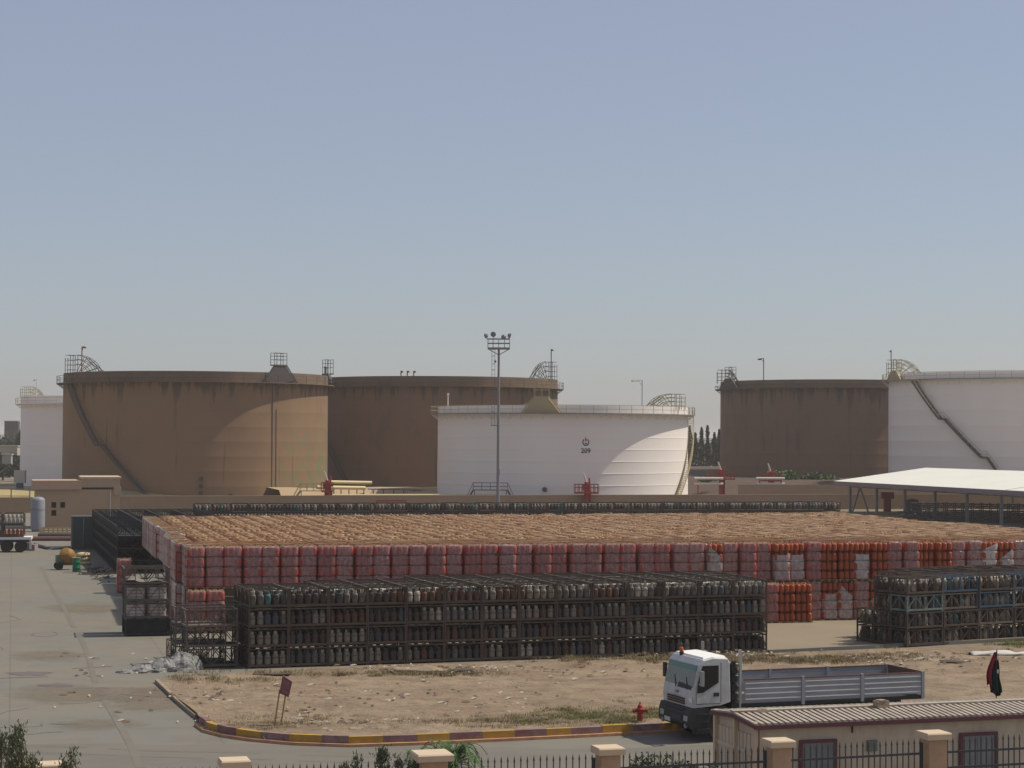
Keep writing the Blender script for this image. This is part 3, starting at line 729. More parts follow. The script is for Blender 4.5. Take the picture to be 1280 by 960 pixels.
for r in range(0,48):
    for c in range(0,72):
        dx=rowshift(r) if c==0 else (random.uniform(-.03,.03)+(.05 if c%2 else -.03)); dy=(.0 if r<22 else .25)+(.3 if r>33 else 0)+random.uniform(-.03,.03)
        p=loc2(FO,(c+.5)*PU+dx,(r+.5)*PV+dy,FA,2*BH); px,py=proj(p)
        if px>1330 or py<ycut(px): continue
        if r==0:
            style='wrap'
            if px>885: style=random.choice(['wrap','pale','loose','wrap','wrap'])
            if px>955: style=random.choice(['pale','wrap','loose','wrap','loose','pale','loose','bare'])
            if 1024<px<1054 or 1080<px<1108 or 1168<px<1182: style='bare'
            o=bundle(c,r,1,style,left=c==0,dx=dx,dy=random.uniform(-.12,.04) if px<900 else random.uniform(-.2,.06))
            tag(o,f'{STY[style]} cylinder bundle, {orde(c)} from left in the front row, upper level','cylinder bundle','bundles in the field'); NIND+=1
        elif c==0 or (1<=r<=4 and px<1300):
            root=empty('cylinder_bundle',(p.x,p.y,BH),FA+random.uniform(-.03,.03))
            k=random.randrange(7); put('cylinder_block',inn_me[k],root)
            if c==0: put('shrink_wrap',random.choice(filmsw if random.random()<.85 else films),root)
            NIND+=1
            if c==0: lab=f'pale wrapped cylinder bundle at the left edge of the field, {orde(r)} row back, upper level'
            else: lab=f'straw topped red cylinder bundle, {orde(r)} row back, {orde(c)} from left, upper level'
            tag(root,lab,'cylinder bundle','bundles in the field')
        else:
            stuff_f.append((random.choice([0,1,2,4,5] if random.random()>(px-100)/1200 else [3,6,3]),p.x,p.y,BH+random.choice([0,0,0,-.04,.03])+random.uniform(-.015,.015),FA+random.uniform(-.05,.05)))
# lower level where the photo shows it
for c in range(0,72):
    for r in(-1,0):
        p=loc2(FO,(c+.5)*PU,(r+.5)*PV,FA,BH); px,py=proj(p)
        if px>1130: continue
        fwd=(c<2 and r==-1) or (r==-1 and 955<px<1014)
        if r==0 and not (c==0 or px>930): continue
        if r==-1 and not fwd: continue
        style='wrap' if px<900 else random.choice(['pale','wrap','loose','bare'])
        if 1024<px<1054: style='loose'
        if r==-1 and px>985: style='bare'
        o=bundle(c,r,0,style,left=(c==0 or r==-1),dx=random.uniform(-.04,.04)); NIND+=1
        tag(o,f'{STY[style]} cylinder bundle on the ground, {orde(c)} from left, {"forward" if r==-1 else "front"} row','cylinder bundle','bundles in the field')
for r in range(1,14):
    p=loc2(FO,.5*PU+rowshift(r),(r+.5)*PV,FA,0); root=empty('cylinder_bundle',p,FA); put('cylinder_block',mid_me,root); put('shrink_wrap',random.choice(filmsw+films),root); NIND+=1
    tag(root,f'wrapped cylinder bundle on the ground at the left edge of the field, {orde(r)} row back','cylinder bundle','bundles in the field')
# one single bundle standing apart
root=empty('cylinder_bundle',at(155,741),FA); put('pallet',pal_me,root); put('cylinder_block',inn_me[0],root); put('shrink_wrap',films[1],root)
tag(root,'single brownish wrapped cylinder bundle standing apart left of the field','cylinder bundle')
fm=[]
for i,q in enumerate(inn):
    pal=(1,2) if i not in(3,6) else (2,2)
    a=MB(); a.v=q.v; a.f=q.f; a.m=[(0 if m==0 else pal[0] if m==1 else pal[1]) for m in q.m]; fm.append(a)
tag(tiled('bundle_field',fm,stuff_f,[M['red'],M['straw'],M['straw2']]),'vast field of straw topped cylinder bundles behind the front rows',None,kind='stuff')
# loose film flaps and straps at the wrapped fronts are part of the film meshes above

for t in(1,2):
    for k in range(2):
        g_=put('wrapped_goods',filmsw[k],None,loc2(AO,.6+k*1.1,.62,R(13.5),t*.88+.09),R(13.5)); g_.scale=(.95,1,.31)
        q_=MB(); q_.box(-.42,-.42,.1,.42,.42,2.1); q_.build('block',M['red'] if k else M['straw2'],g_)
        tag(g_,f'{"pale" if k==0 else "reddish"} film wrapped goods in the {TIER[t]} lattice cage left of the field','wrapped goods')
q_=MB(); q_.box(.12,.12,.14,2.2,1.1,.8); tag(q_.build('dark_crate',M['cagedark'],loc=loc2(AO,0,0,R(13.5),0),rz=R(13.5)),'solid dark crate filling the bottom lattice cage left of the field','crate')
# crumpled plastic heap
hp=MB(); n=26
for bx,by,br,bh in [(0,0,.75,.55),(.75,.2,.75,.75),(-.9,-.05,.7,.3),(1.25,.35,.5,.62),(-1.6,-.1,.5,.15)]:
    vs=[];rows=9
    for j in range(rows):
        for i in range(n):
            t=2*math.pi*i/n; f=j/(rows-1); rad=br*math.cos(f*math.pi/2)*(1+.35*mn.noise(Vector((math.cos(t)*2+bx*3,math.sin(t)*2,f*3))))
            vs.append((bx+rad*math.cos(t),by+rad*.7*math.sin(t),bh*math.sin(f*math.pi/2)*(1+.3*mn.noise(Vector((t*2,f*4,bx))))))
    hp.add(vs,[(j*n+i,j*n+(i+1)%n,(j+1)*n+(i+1)%n,(j+1)*n+i) for j in range(rows-1) for i in range(n)])
tag(hp.build('plastic_heap',M['bag'],loc=at(205,839),rz=CA),'heap of crumpled clear plastic film on the concrete beside lattice cages','heap')

# ------------------------------------------------------------------ storage tanks
def world_text(txt,size,name,m,parent,fn,bold=0):
    cu=bpy.data.curves.new(name,'FONT'); cu.body=txt; cu.size=size; cu.align_x='CENTER'; cu.align_y='CENTER'; cu.extrude=.004
    t=bpy.data.objects.new(name,cu); C.objects.link(t)
    dg=bpy.context.evaluated_depsgraph_get(); me=bpy.data.meshes.new_from_object(t.evaluated_get(dg)); bpy.data.objects.remove(t)
    if bold:
        V=[v.co.copy() for v in me.vertices]; P_=[tuple(p.vertices) for p in me.polygons]; me=bpy.data.meshes.new(name); nv=[];nf=[]
        for i_,(dx_,dy_) in enumerate([(-bold,0),(bold,0),(0,bold*.7),(0,-bold*.7)]):
            nf+=[tuple(k+len(nv) for k in p) for p in P_]; nv+=[(v.x+dx_,v.y+dy_,v.z+.003*i_) for v in V]
        me.from_pydata(nv,[],nf)
    for v in me.vertices: v.co=fn(v.co.x,v.co.y,v.co.z)
    me.materials.clear(); me.materials.append(m); return put(name,me,parent)
def tank(px,D,Rr,H,shell_m,rim_m,deck_m,rail_m,label,gird,walk=1.15,base=0.0,stair=None,gantry=(),plat=(),lamps=(),rail_h=1.15,topm=None,joint=True,rail_step=2.6,seam=.0,solid=None,stair_m=None):
    x=(px-640)/F*D; root=empty('storage_tank',(x,D,base)); tag(root,label,'storage tank','storage tanks of the depot')
    cam_az=math.atan2(-D,-x)
    def A(deg): return cam_az+R(deg)
    def P(deg,r,z): a=A(deg); return Vector((r*math.cos(a),r*math.sin(a),z))
    H-=base; gz=H-gird; n=180
    s=MB(); prof=[]; z=0; k=8; c=gz/k
    for i in range(k):
        prof+=[(Rr+.06*(k-i)/k,i*c),(Rr+.06*(k-i)/k,(i+1)*c-.13),(Rr+.06*(k-i)/k+seam,(i+1)*c-.11),(Rr+.06*(k-i)/k+seam,(i+1)*c-.06),(Rr+.06*(k-i)/k,(i+1)*c-.04)]
    s.lathe(prof,n,capped=False); s.build('shell',shell_m,root,smooth=True)
    t=MB(); t.lathe([(Rr+.006,gz-.03),(Rr,H),(Rr-.12,H),(Rr-.12,H-3)],n,capped=False); t.build('top_course',topm or shell_m,root,smooth=True)
    fr=MB(); fr.lathe([(0,H-3.4),(Rr-.12,H-2.9)],96,capped=False); fr.build('floating_roof',M['greysteel'],root)
    g=MB(); g.lathe([(Rr+.01,gz-.02),(Rr+walk,gz-.02),(Rr+walk,gz-.16),(Rr+walk-.06,gz-.16),(Rr+walk-.06,gz-.06),(Rr+.01,gz-.06)],n,capped=False)
    g.mi=1
    for i in range(0,360,5):
        a0=Vector((math.cos(R(i))*(Rr+walk-.1),math.sin(R(i))*(Rr+walk-.1),gz-.1)); b0=Vector((math.cos(R(i))*(Rr+.02),math.sin(R(i))*(Rr+.02),gz-.9)); g.bar(a0,b0,.07)
    g.build('wind_girder',[deck_m,shell_m],root,smooth=True)
    r=MB(); m=int(2*math.pi*(Rr+walk)/rail_step); rr=Rr+walk-.04
    for zz in(.55,rail_h): r.lathe([(rr-.03,gz+zz-.03),(rr+.03,gz+zz-.03),(rr+.03,gz+zz+.03),(rr-.03,gz+zz+.03),(rr-.03,gz+zz-.03)],n,capped=False)
    for i in range(m):
        t_=2*math.pi*i/m; r.bar((rr*math.cos(t_),rr*math.sin(t_),gz),(rr*math.cos(t_),rr*math.sin(t_),gz+rail_h),.06)
    r.build('railing',rail_m,root)
    if stair:
        for si,(a0,z0,a1,z1) in enumerate(stair):
            s=MB(); h=MB(); N=int(abs(z1-z0)/.28)+1
            for i in range(N):
                f=i/N; a=a0+(a1-a0)*f; z=z0+(z1-z0)*f; w=(a1-a0)/N*.9
                pts=[P(a,Rr+.12,z),P(a,Rr+.95,z),P(a+w,Rr+.95,z),P(a+w,Rr+.12,z)]
                s.add(pts+[p+Vector((0,0,.06)) for p in pts],[(0,1,2,3),(7,6,5,4),(0,4,5,1),(1,5,6,2),(2,6,7,3),(3,7,4,0)])
                if i%3==0: h.bar(P(a,Rr+.93,z),P(a,Rr+.93,z+1.1),.05)
            K=24
            for i in range(K):
                f,f2=i/K,(i+1)/K; e=lambda q,rad,dz:P(a0+(a1-a0)*q,rad,z0+(z1-z0)*q+dz)
                for rad in(Rr+.1,Rr+.98): s.bar(e(f,rad,0),e(f2,rad,0),.06,.3)
                for dz in(.55,1.1): h.bar(e(f,Rr+.95,dz),e(f2,Rr+.95,dz),.06)
            so=s.build('stairway',stair_m or M['darksteel'],root); h.build('handrail',stair_m or rail_m,so)
    for (a,w,hh,flip) in gantry:   # rolling ladder gantry: caged platform and arcs with spokes
        gb=MB(); tz=Vector((0,0,1)); u=(P(a,Rr-4,0)-P(a,Rr,0)).normalized(); o=P(a,Rr+.9,H-.4); inn_=(P(a+1,Rr,0)-P(a,Rr,0)).normalized(); w=abs(w)
        for dpt in(0,1.3):
            q=o+inn_*dpt
            for s_ in(0,.9,1.7): gb.bar(q+u*s_,q+u*s_+tz*hh*(1 if s_>0 else .85),.09)
            for zz in(.25,.5,.75,1): gb.bar(q+tz*hh*zz*.98,q+u*1.7+tz*hh*zz*.98,.07)
            for rad in(1.0,.78,.55):
                c0=q+u*1.7; pr=None
                for i in range(9):
                    t_=math.pi/2*i/8; p=c0+u*(w*rad*math.sin(t_))+tz*(hh*rad*math.cos(t_))
                    if pr: gb.bar(pr,p,.08)
                    pr=p
            for t_ in(.25,.5,.75): gb.bar(q+u*1.7,q+u*(1.7+w*math.sin(t_*1.57))+tz*hh*math.cos(t_*1.57),.08)
            gb.bar(q+u*(1.7+w*.3),q+u*(1.7+w*1.15)+tz*(.0),.08); gb.bar(q+u*(1.7+w*.45)+tz*hh*.85,q+u*(1.7+w*1.3)-tz*.2,.12)
        gb.build('ladder_gantry',rail_m,root)
    for (a,w,hh,zb,mm) in plat:     # small gauging platforms
        q=MB(); u=(P(a+1,Rr,0)-P(a,Rr,0)).normalized(); o=P(a,Rr+.6,H+zb)
        for s_ in(-w/2,0,w/2):
            for dpt in(0,1.0):
                b=o+u*s_+(P(a,Rr-1,0)-P(a,Rr,0))*dpt; q.bar(b,b+Vector((0,0,hh)),.09)
        for zz in(.0,.45,.75,1):
            for dpt in(0,1.0):
                b=o+(P(a,Rr-1,0)-P(a,Rr,0))*dpt; q.bar(b-u*w/2+Vector((0,0,hh*zz)),b+u*w/2+Vector((0,0,hh*zz)),.08 if zz else .2)
        for s_ in(-1,1): q.bar(o+u*s_*w/2,o+u*s_*w*1.35+Vector((0,0,-gird-zb)),.14)
        sk=[o+u*(-w*.42),o+u*(w*.42),o+u*(w*1.25)+Vector((0,0,-gird-zb)),o-u*(w*1.25)+Vector((0,0,-gird-zb))]; bk_=(P(a,Rr-.5,0)-P(a,Rr,0))
        q.add(sk+[v_+bk_ for v_ in sk],[(0,3,2,1),(4,5,6,7),(0,1,5,4),(1,2,6,5),(2,3,7,6),(3,0,4,7)])
        q.build('gauging_platform',mm,root)
    for (a,hh,mm,arm) in lamps:
        q=MB(); b=P(a,Rr-.3,H-.8); q.tube(b,b+Vector((0,0,hh+.8)),.09,6); u=(P(a+1,Rr,0)-P(a,Rr,0)).normalized(); t_=b+Vector((0,0,hh+.75))
        q.bar(t_,t_+u*arm,.12); q.bar(t_+u*arm*.6-Vector((0,0,.15)),t_+u*arm*1.25-Vector((0,0,.15)),.35,.22); q.bar(t_-Vector((0,0,.8)),t_+u*arm*.5,.07)
        q.build('lamp_post',mm,root)
    return root,P,Rr,H,gz
# left brown tank
T1,P1,*_=tank(246,345,22.5,21.0,M['brown'],M['browntop'],M['browntop'],M['darksteel'],'large brown tank with green worn patches and dark spiral stair, at left',1.65,stair=[(-66,19.3,-44,9.0),(-44,9.0,-41,8.9),(-41,8.9,-18,.2)],
    gantry=[(-68,4.2,3.3,1)],plat=[(36,2.6,2.0,1.2,M['darksteel'])],lamps=[(-58,4.2,M['kred'],.9),(78,1.6,M['darksteel'],.05),(83,1.6,M['darksteel'],.05)],topm=M['browntop'],rail_step=3.2)
q=MB(); 
for i in range(1,2): q.bar(P1(33,22.56,0),P1(33,22.56,19),.12)
q.bar(P1(35,22.6,0),P1(35,22.6,15),.07); q.build('drain_pipe',M['darksteel'],T1)
tank(547,378,22.7,21.4,M['brown2'],M['browntop'],M['browntop'],M['darksteel'],'brown tank behind the mast, partly hidden by the white numbered tank',1.7,gantry=[(66,-3.0,3.6,1)],plat=[(-62,2.4,2.6,.6,M['darksteel'])],
    lamps=[(70,5.6,M['darksteel'],.8),(-14,.9,M['darksteel'],.3),(-11,.9,M['darksteel'],.3),(-17,.9,M['darksteel'],.3)],topm=M['browntop'],rail_step=3.2,stair=[(-80,19,-40,.3)])
T3,P3,R3,H3,G3=tank(703.5,313,19.5,15.25,M['white'],M['white'],M['greysteel'],M['cream'],'white tank marked 209 with emblem, behind the floodlight mast',1.1,stair=[(93,13.9,56,.2)],stair_m=M['cream'],  # grey deck paints in the shadow line along the girder edge
    gantry=[(62,-4.2,2.4,1)],plat=[(-9,2.2,2.3,1.2,M['cream'])],lamps=[(38,3.9,mat('hazed_lamp_grey',(.5,.5,.5),.6),-1.6),(-66,2.0,M['farwhite'],.1)],seam=.02,rail_step=2.0)  # lamp grey is lightened: haze of distance put into its colour
for T_,P_,Rr_,fits in [(T1,P1,22.56,[(2,3.6),(2,2.4),(2,1.3),(14,.9)]),(T3,P3,19.56,[(-7.5,2.9),(18,1.3)])]:
    for a_,z_ in fits:
        q=MB(); p=P_(a_,Rr_,z_); p2=P_(a_,Rr_+.35,z_); q.tube(p,p2,.28,12); q.tube(p2,P_(a_,Rr_+.42,z_),.36,12); q.build('manhole',M['darksteel'],T_)
# number and emblem on the shell
az=math.atan2(-T3.location.y,-T3.location.x)
def onshell(x0,z0,off=.035):
    def fn(x,y,z):
        a=az+(x0+x)/R3; r=R3+off+z; return Vector((r*math.cos(a),r*math.sin(a),z0+y))
    return fn
x209=(732.5-703.5)/F*293*1.01
world_text('209',.95,'tank_number',M['ink'],T3,onshell(x209,10.3-(563.5-548.8)/F*293.5),.04)
zl=10.3-(552.5-548.8)/F*293.5; f=onshell(x209,zl)
def logo(polys,name,m):
    q=MB()
    for p in polys:
        n=len(p); q.add([f(x,y,0) for x,y in p]+[f(x,y,.012) for x,y in p],[tuple(range(n-1,-1,-1)),tuple(range(n,2*n))]+[(i,(i+1)%n,n+(i+1)%n,n+i) for i in range(n)])
    q.build(name,m,T3)
ring=[]
for s_ in range(26):
    t0=R(125)+R(290)*s_/26; t1=R(125)+R(290)*(s_+.86)/26
    ring.append([(.36*math.cos(t0),.4*math.sin(t0)),(.52*math.cos(t0+.03),.56*math.sin(t0+.03)),(.52*math.cos(t1+.03),.56*math.sin(t1+.03)),(.36*math.cos(t1),.4*math.sin(t1))])
logo(ring,'emblem_ring',M['ink'])
logo([[(-.02,.0),(-.13,.3),(-.1,.5),(0,.85),(.02,.62),(.13,.42),(.1,.2)]],'emblem_flame',M['redink'])
logo([[(-.2,-.3),(.2,-.3),(.1,-.12),(-.1,-.12)]],'emblem_base',M['ink'])
T4,*_=tank(1038,412,22.5,22.2,M['brown2'],M['browntop'],M['browntop'],M['darksteel'],'brown tank at right, beside the white tank with a zigzag stair',1.5,base=0,gantry=[(-80,2.4,2.9,1)],lamps=[(-36,4.3,M['darksteel'],-1.1)],topm=M['browntop'],plat=[(-62,3.0,2.4,.4,M['darksteel'])],rail_step=5,rail_h=.6)
T5,*_=tank(1275,352,22.7,21.9,M['white'],M['white'],M['greysteel'],M['cream'],'white tank cut by the right edge, dark zigzag stair',1.1,stair=[(-49,20.5,-34,14),(-34,14,-31.5,13.95),(-31.5,13.95,-15.5,7.6),(-15.5,7.6,-13,7.55),(-13,7.55,-2,1)],gantry=[(-74,4.0,3.0,1)],lamps=[(-80,4.4,M['greysteel'],-.8)],plat=[(-66,2.4,2.0,.5,M['cream'])],rail_step=2.6,seam=.004)  # deck grey stands in for the girder edge lying in shadow
T0,*_=tank(163,425,22.6,18.6,M['white'],M['white'],M['white'],M['cream'],'white tank at far left, mostly hidden behind the brown tank',1.5,gantry=[(-72,2.8,2.4,1)],lamps=[(-58,3.4,M['farwhite'],-.9)],rail_step=3)

# ------------------------------------------------------------------ perimeter wall, bunds, pipes
WA=R(14.5); WO=Vector((-54,273,0))
wl=MB(); wl.box(0,0,0,150,.25,2.15); 
w=wl.build('perimeter_wall',M['wall'],loc=WO,rz=WA); tag(w,'long plain beige wall running in front of the tanks','wall')
q=MB(); q.box(0,-.05,2.15,150,.3,2.25); q.build('coping',M['wall2'],w)
wl=MB(); wl.box(-70,0,0,-8,.25,2.1); o=wl.build('perimeter_wall',M['wall'],loc=WO,rz=WA); tag(o,'beige wall left of the small beige building','wall')
# earth bund right
eb=MB(); pts=[]
prof=[(0,-.05),(10,1.9),(22,2.9),(60,3.0),(108,4.1),(130,4.2),(142,0)]
a0=Vector((33,322,0)); L=180
for i in range(40):
    for y,z in prof:
        p=loc2(a0,L*i/39,y,WA); h=z*(1 if i>2 else .5*i/1.5)+.25*mn.noise(Vector((i*.6,y*.2,0)))*(1 if z>0 else 0); pts.append((p.x,p.y,h))
k=len(prof); eb.add(pts,[(i*k+j,(i+1)*k+j,(i+1)*k+j+1,i*k+j+1) for i in range(39) for j in range(k-1)])
tag(eb.build('earth_bund',M['earth'],smooth=True),kind='structure')
wl=MB(); wl.box(0,0,0,90,.3,3.2); o=wl.build('retaining_wall',M['wall'],loc=(36,318,0),rz=R(10)); tag(o,'low beige retaining wall below the brown tank at right','wall')
eb=MB(); pts=[]
for i in range(30):
    for y,z in [(0,0),(6,2.3),(20,2.4),(28,0)]:
        p=loc2(Vector((-34,300,0)),48*i/29,y,WA); pts.append((p.x,p.y,z+.15*mn.noise(Vector((i*.5,y,4)))*(z>0)))
eb.add(pts,[(i*4+j,(i+1)*4+j,(i+1)*4+j+1,i*4+j+1) for i in range(29) for j in range(3)])
tag(eb.build('sand_bank',mat('ochre_bank',(.42,.3,.17),.95,(.35,.25,.15),.3,.6),smooth=True),kind='structure')  # mottled ochre sand colour of the bank
eb=MB(); pts=[]
for i in range(30):
    for y,z in [(0,0),(5,1.6),(30,1.8),(38,0)]:
        p=loc2(Vector((-130,300,0)),80*i/29,y,WA); pts.append((p.x,p.y,z+.2*mn.noise(Vector((i*.5,y,9)))*(z>0)))
eb.add(pts,[(i*4+j,(i+1)*4+j,(i+1)*4+j+1,i*4+j+1) for i in range(29) for j in range(3)])
tag(eb.build('grassy_bank',mat('dry_yellow_bank',(.4,.31,.14),.95,(.3,.25,.13),.3,.6),smooth=True),kind='structure')
def pipe(px0,py0,px1,py1,D0,D1,r,m,label,sup=3):
    a,b=atd(px0,py0,D0),atd(px1,py1,D1); root=empty('pipeline',a); q=MB(); q.tube((0,0,0),b-a,r,10); q.build('pipe',m,root,smooth=True)
    for i in range(sup):
        p=(b-a)*((i+.5)/sup); q=MB(); q.bar(p-Vector((0,0,r)),p-Vector((0,0,(a+p).z+.0)),.15); q.build('support',M['darksteel'],root)
    tag(root,label,'pipe')
pipe(408,602.5,464,603.5,303,308,.28,M['pipe'],'short upper yellow pipe beside the red fire monitor left',3)
pipe(396,609,456,610,300,306,.3,M['pipe'],'thick lower yellow pipe right of brown tank base',3)
pipe(460,611,536,612.5,306,312,.12,M['greysteel'],'thin grey pipe on posts between brown and white tanks',6)
pipe(410,619,620,618.6,288,296,.16,M['pipe'],'long thin yellow pipe on the wall in front of tanks',8)
def walkway(px,py,D,w,h,m,label,steps=True):
    a=atd(px,py,D); root=empty('pipe_crossing',Vector((a.x,a.y,0))); z=a.z; q=MB(); q.box(-w/2,-.6,z,w/2,.6,z+.12); q.build('deck',m,root)
    q=MB()
    for y in(-.6,.6):
        for i in range(5): x=-w/2+w*i/4; q.bar((x,y,z),(x,y,z+h),.07)
        for zz in(.5,1): q.bar((-w/2,y,z+h*zz),(w/2,y,z+h*zz),.07)
        for s_ in(-1,1): q.bar((s_*w/2,y,z+h),(s_*(w/2+1.6),y,h*.4),.07)
    q.build('railing',m,root); q=MB()
    for s_ in(-1,1):
        for y in(-.5,.5): q.bar((s_*w/2,y,z),(s_*(w/2+1.6),y,0),.1,.25)
        for x in(-w/2+.2,w/2-.2): q.bar((s_*abs(x),-.5,0),(s_*abs(x),-.5,z),.1)
    q.build('stair',m,root); tag(root,label,'walkway')
walkway(613,613,290,5.0,1.1,M['darksteel'],'dark railed step over crossing beside the mast foot')
walkway(392,614,299,4.0,1.1,M['cream'],'pale railed crossing steps at the brown tank foot')
def monitor(px,ptop,D,label,w=3.4,zfloor=None):
    a=atd(px,ptop,D); root=empty('fire_monitor',Vector((a.x,a.y,0)),R(random.uniform(-8,8))); z=a.z
    q=MB(); q.tube((0,0,0),(0,0,z),.35,10); q.tube((.55,.2,0),(.55,.2,z),.18,8); q.build('riser_pipe',M['kred'],root,smooth=True)
    q=MB(); q.box(-w/2,-.9,z-.35,w/2,.9,z-.1); q.build('platform',M['kred'],root)
    q=MB()
    for y in(-.88,.88):
        for i in range(7): x=-w/2+w*i/6; q.bar((x,y,z-.1),(x,y,z+1.0),.09)
        for zz in(.5,1.0): q.bar((-w/2,y,z+zz),(w/2,y,z+zz),.09)
    for x in(-w/2,w/2):
        for zz in(.5,1.0): q.bar((x,-.88,z+zz),(x,.88,z+zz),.09)
    q.build('railing',M['kred'],root)
    q=MB(); q.tube((0,0,z-.1),(0,0,z+1.3),.3,10); q.box(-.55,-.3,z+.1,.45,.3,z+.9); q.tube((.45,.2,z),(.45,.2,z+1.9),.14,8); q.build('valve_body',M['kred'],root)
    q=MB(); q.tube((0,0,z+1.3),(-.45,-.2,z+2.6),.16,8,.1); q.build('nozzle',M['cloth_w'],root)
    tag(root,label,'fire monitor','red fire monitors by the wall')
monitor(733,614,289,'red railed fire monitor platform in front of the tank marked 209')
monitor(409,612,281,'red fire monitor column beside the yellow pipes',1.6)
monitor(901,597,333,'red and white fire monitor next to the cypress trees',4.6)
monitor(963,599,334,'red fire monitor standing below the brown right hand tank',3.4)
for px,D,nm in [(886,330,'fire monitor near the cypresses'),(963,331,'lone fire monitor')]:
    a=atd(px,598,D); root=empty('pipe_rack',Vector((a.x,a.y,0)),R(6)); q=MB()
    for z in(a.z,a.z-.9): q.tube((-2.4,0,z),(2.4,0,z),.2,8)
    q.build('pipe',M['cloth_w'],root,smooth=True); q=MB()
    for x in(-1.8,1.8): q.bar((x,0,0),(x,0,a.z),.16)
    q.build('support',M['kred'],root); tag(root,f'pair of horizontal white pipes on red supports by the {nm}','pipe rack')
# low red bench on wall foot
a=atd(489,626,273); q=MB(); 
for x in(-2,2): q.bar((x,0,0),(x,0,a.z),.14)
q.bar((-2,0,a.z),(2,0,a.z),.16,.18); tag(q.build('barrier_rail',M['kred'],loc=Vector((a.x,a.y,0)),rz=WA),'low red barrier rail in front of the beige wall left of mast','barrier')

# ------------------------------------------------------------------ floodlight mast
b=atd(622.5,626,262); b.z=0; mz=10.3+(548.8-437)/F*262; root=empty('floodlight_mast',b); tag(root,'tall grey mast with caged platform and four floodlights','floodlight mast')
q=MB(); q.tube((0,0,0),(0,0,8),.24,12,.2); q.tube((0,0,8),(0,0,mz),.2,12,.14); q.build('pole',M['greysteel'],root,smooth=True)
q=MB(); q.box(-1.45,-.9,mz,1.45,.9,mz+.22)
for s_ in(-1,1): q.bar((s_*1.3,0,mz),(0,0,mz-.75),.1)
q.build('platform',M['greysteel'],root)
q=MB()
for y in(-.87,.87):
    for x in(-1.42,-.75,0,.75,1.42): q.bar((x,y,mz+.2),(x,y,mz+1.35),.08)
    for z in(.78,1.35): q.bar((-1.42,y,mz+z),(1.42,y,mz+z),.09)
for x in(-1.42,1.42):
    for z in(.78,1.35): q.bar((x,-.87,mz+z),(x,.87,mz+z),.09)
q.build('railing',M['greysteel'],root)
for x,z,tx,ty in [(-1.65,1.75,-.7,.4),(-.72,1.95,-.1,-1),(.6,1.62,.3,.9),(1.4,1.8,.9,.2)]:
    q=MB(); d=Vector((tx,ty,-.25)).normalized(); p=Vector((x,-.6,mz+z)); q.tube(p-d*.22,p+d*.1,.2,14,.36); q.mi=1; q.tube(p+d*.1,p+d*.13,.34,14); q.mi=0; q.bar(p,(x*.9,-.87,mz+1.3),.1)
    q.build('floodlight',[M['greysteel'],mat('lamp_glass',(.2,.2,.2),.2)],root)
q=MB()
for x in(-.5,-.9): q.bar((x,0,10.3+(548-531)/F*262),(x,0,mz),.05)
z=10.3+(548-531)/F*262
while z<mz: q.bar((-.5,0,z),(-.9,0,z),.05); z+=.9
for k in range(14): zz=mz-.8-k*.62; q.bar((-.5,-.35,zz),(-.9,-.35,zz),.04)
q.box(-1.0,-.4,10.3+(548-532)/F*262,-.15,.4,10.3+(548-531)/F*262); q.build('ladder',M['greysteel'],root)
q=MB(); q.bar((.1,0,10.3-(585-548)/F*262),(.75,0,10.3-(584-548)/F*262),.2); q.build('bracket',M['farwhite'],root)
q=MB(); q.lathe([(0,-.16),(.12,-.1),(.15,.05),(0,.18)],8,c=(-.45,-.1,mz-1.6)); q.build('hook_weight',M['iron'],root)

# ------------------------------------------------------------------ left: building, vessel, trailer, mixer, drum, container
BA=R(14.5); b0=at(40,661); bs=F/b0.y; 
root=empty('utility_building',b0,BA); tag(root,'small beige flat roofed building with three tiny square windows','building')
Hh=10.3-(612-545.5)/F*b0.y; H1=10.3-(600.5-545.5)/F*b0.y
q=MB(); q.box(0.35,0,0,9.6,7,Hh+.02); q.build('wall',M['wall2'],root)
q=MB(); q.box(0,-.35,Hh+.02,5.4,7.2,H1); q.build('parapet',mat('peach_parapet',(.46,.3,.21),.9,(.4,.27,.19),.5,.5),root)
q=MB(); q.box(5.4,-.12,Hh+.3,9.62,7.1,H1+.22); q.box(8.9,-.2,Hh-.6,9.75,1,Hh+.3); q.build('upper_wall',M['wall2'],root)
q=MB(); q.box(5.3,-.2,H1+.22,9.75,7.2,H1+.42); q.build('coping',M['pillcap'],root)
for x,py in [(2.35,631),(3.3,631),(2.35,641)]:
    z=10.3-(py-545.5)/F*b0.y; q=MB(); q.box(x-.26,-.03,z-.3,x+.26,.02,z+.3); wv=q.build('window',M['glass'],root); q=MB(); q.box(x-.3,-.02,z-.36,x+.3,.01,z-.3); q.build('sill',M['wall'],wv)
q=MB(); q.tube((8.55,-.1,0),(8.55,-.1,Hh),.07,8); q.build('downpipe',M['cloth_w'],root)
b0=at(47,664.5); s_=F/b0.y; root=empty('pressure_vessel',b0); tag(root,'grey upright domed pressure vessel beside the beige building','vessel')
q=MB(); h=(664.5-621)/s_; r=8.8/s_; q.lathe([(r,.25),(r,h-r*.55),(r*.93,h-r*.3),(r*.7,h-r*.1),(r*.35,h-.01),(0,h)],24); q.build('shell',M['grey'],root,smooth=True)
q=MB(); q.lathe([(r*1.02,h*.62),(r*1.02,h*.65)],24,capped=False); q.lathe([(r*.85,0),(r*.85,.25)],24); q.build('band',M['greysteel'],root)
q=MB(); q.tube((0,0,h-.02),(0,0,h+.15),.12,8); q.build('nozzle',M['greysteel'],root)
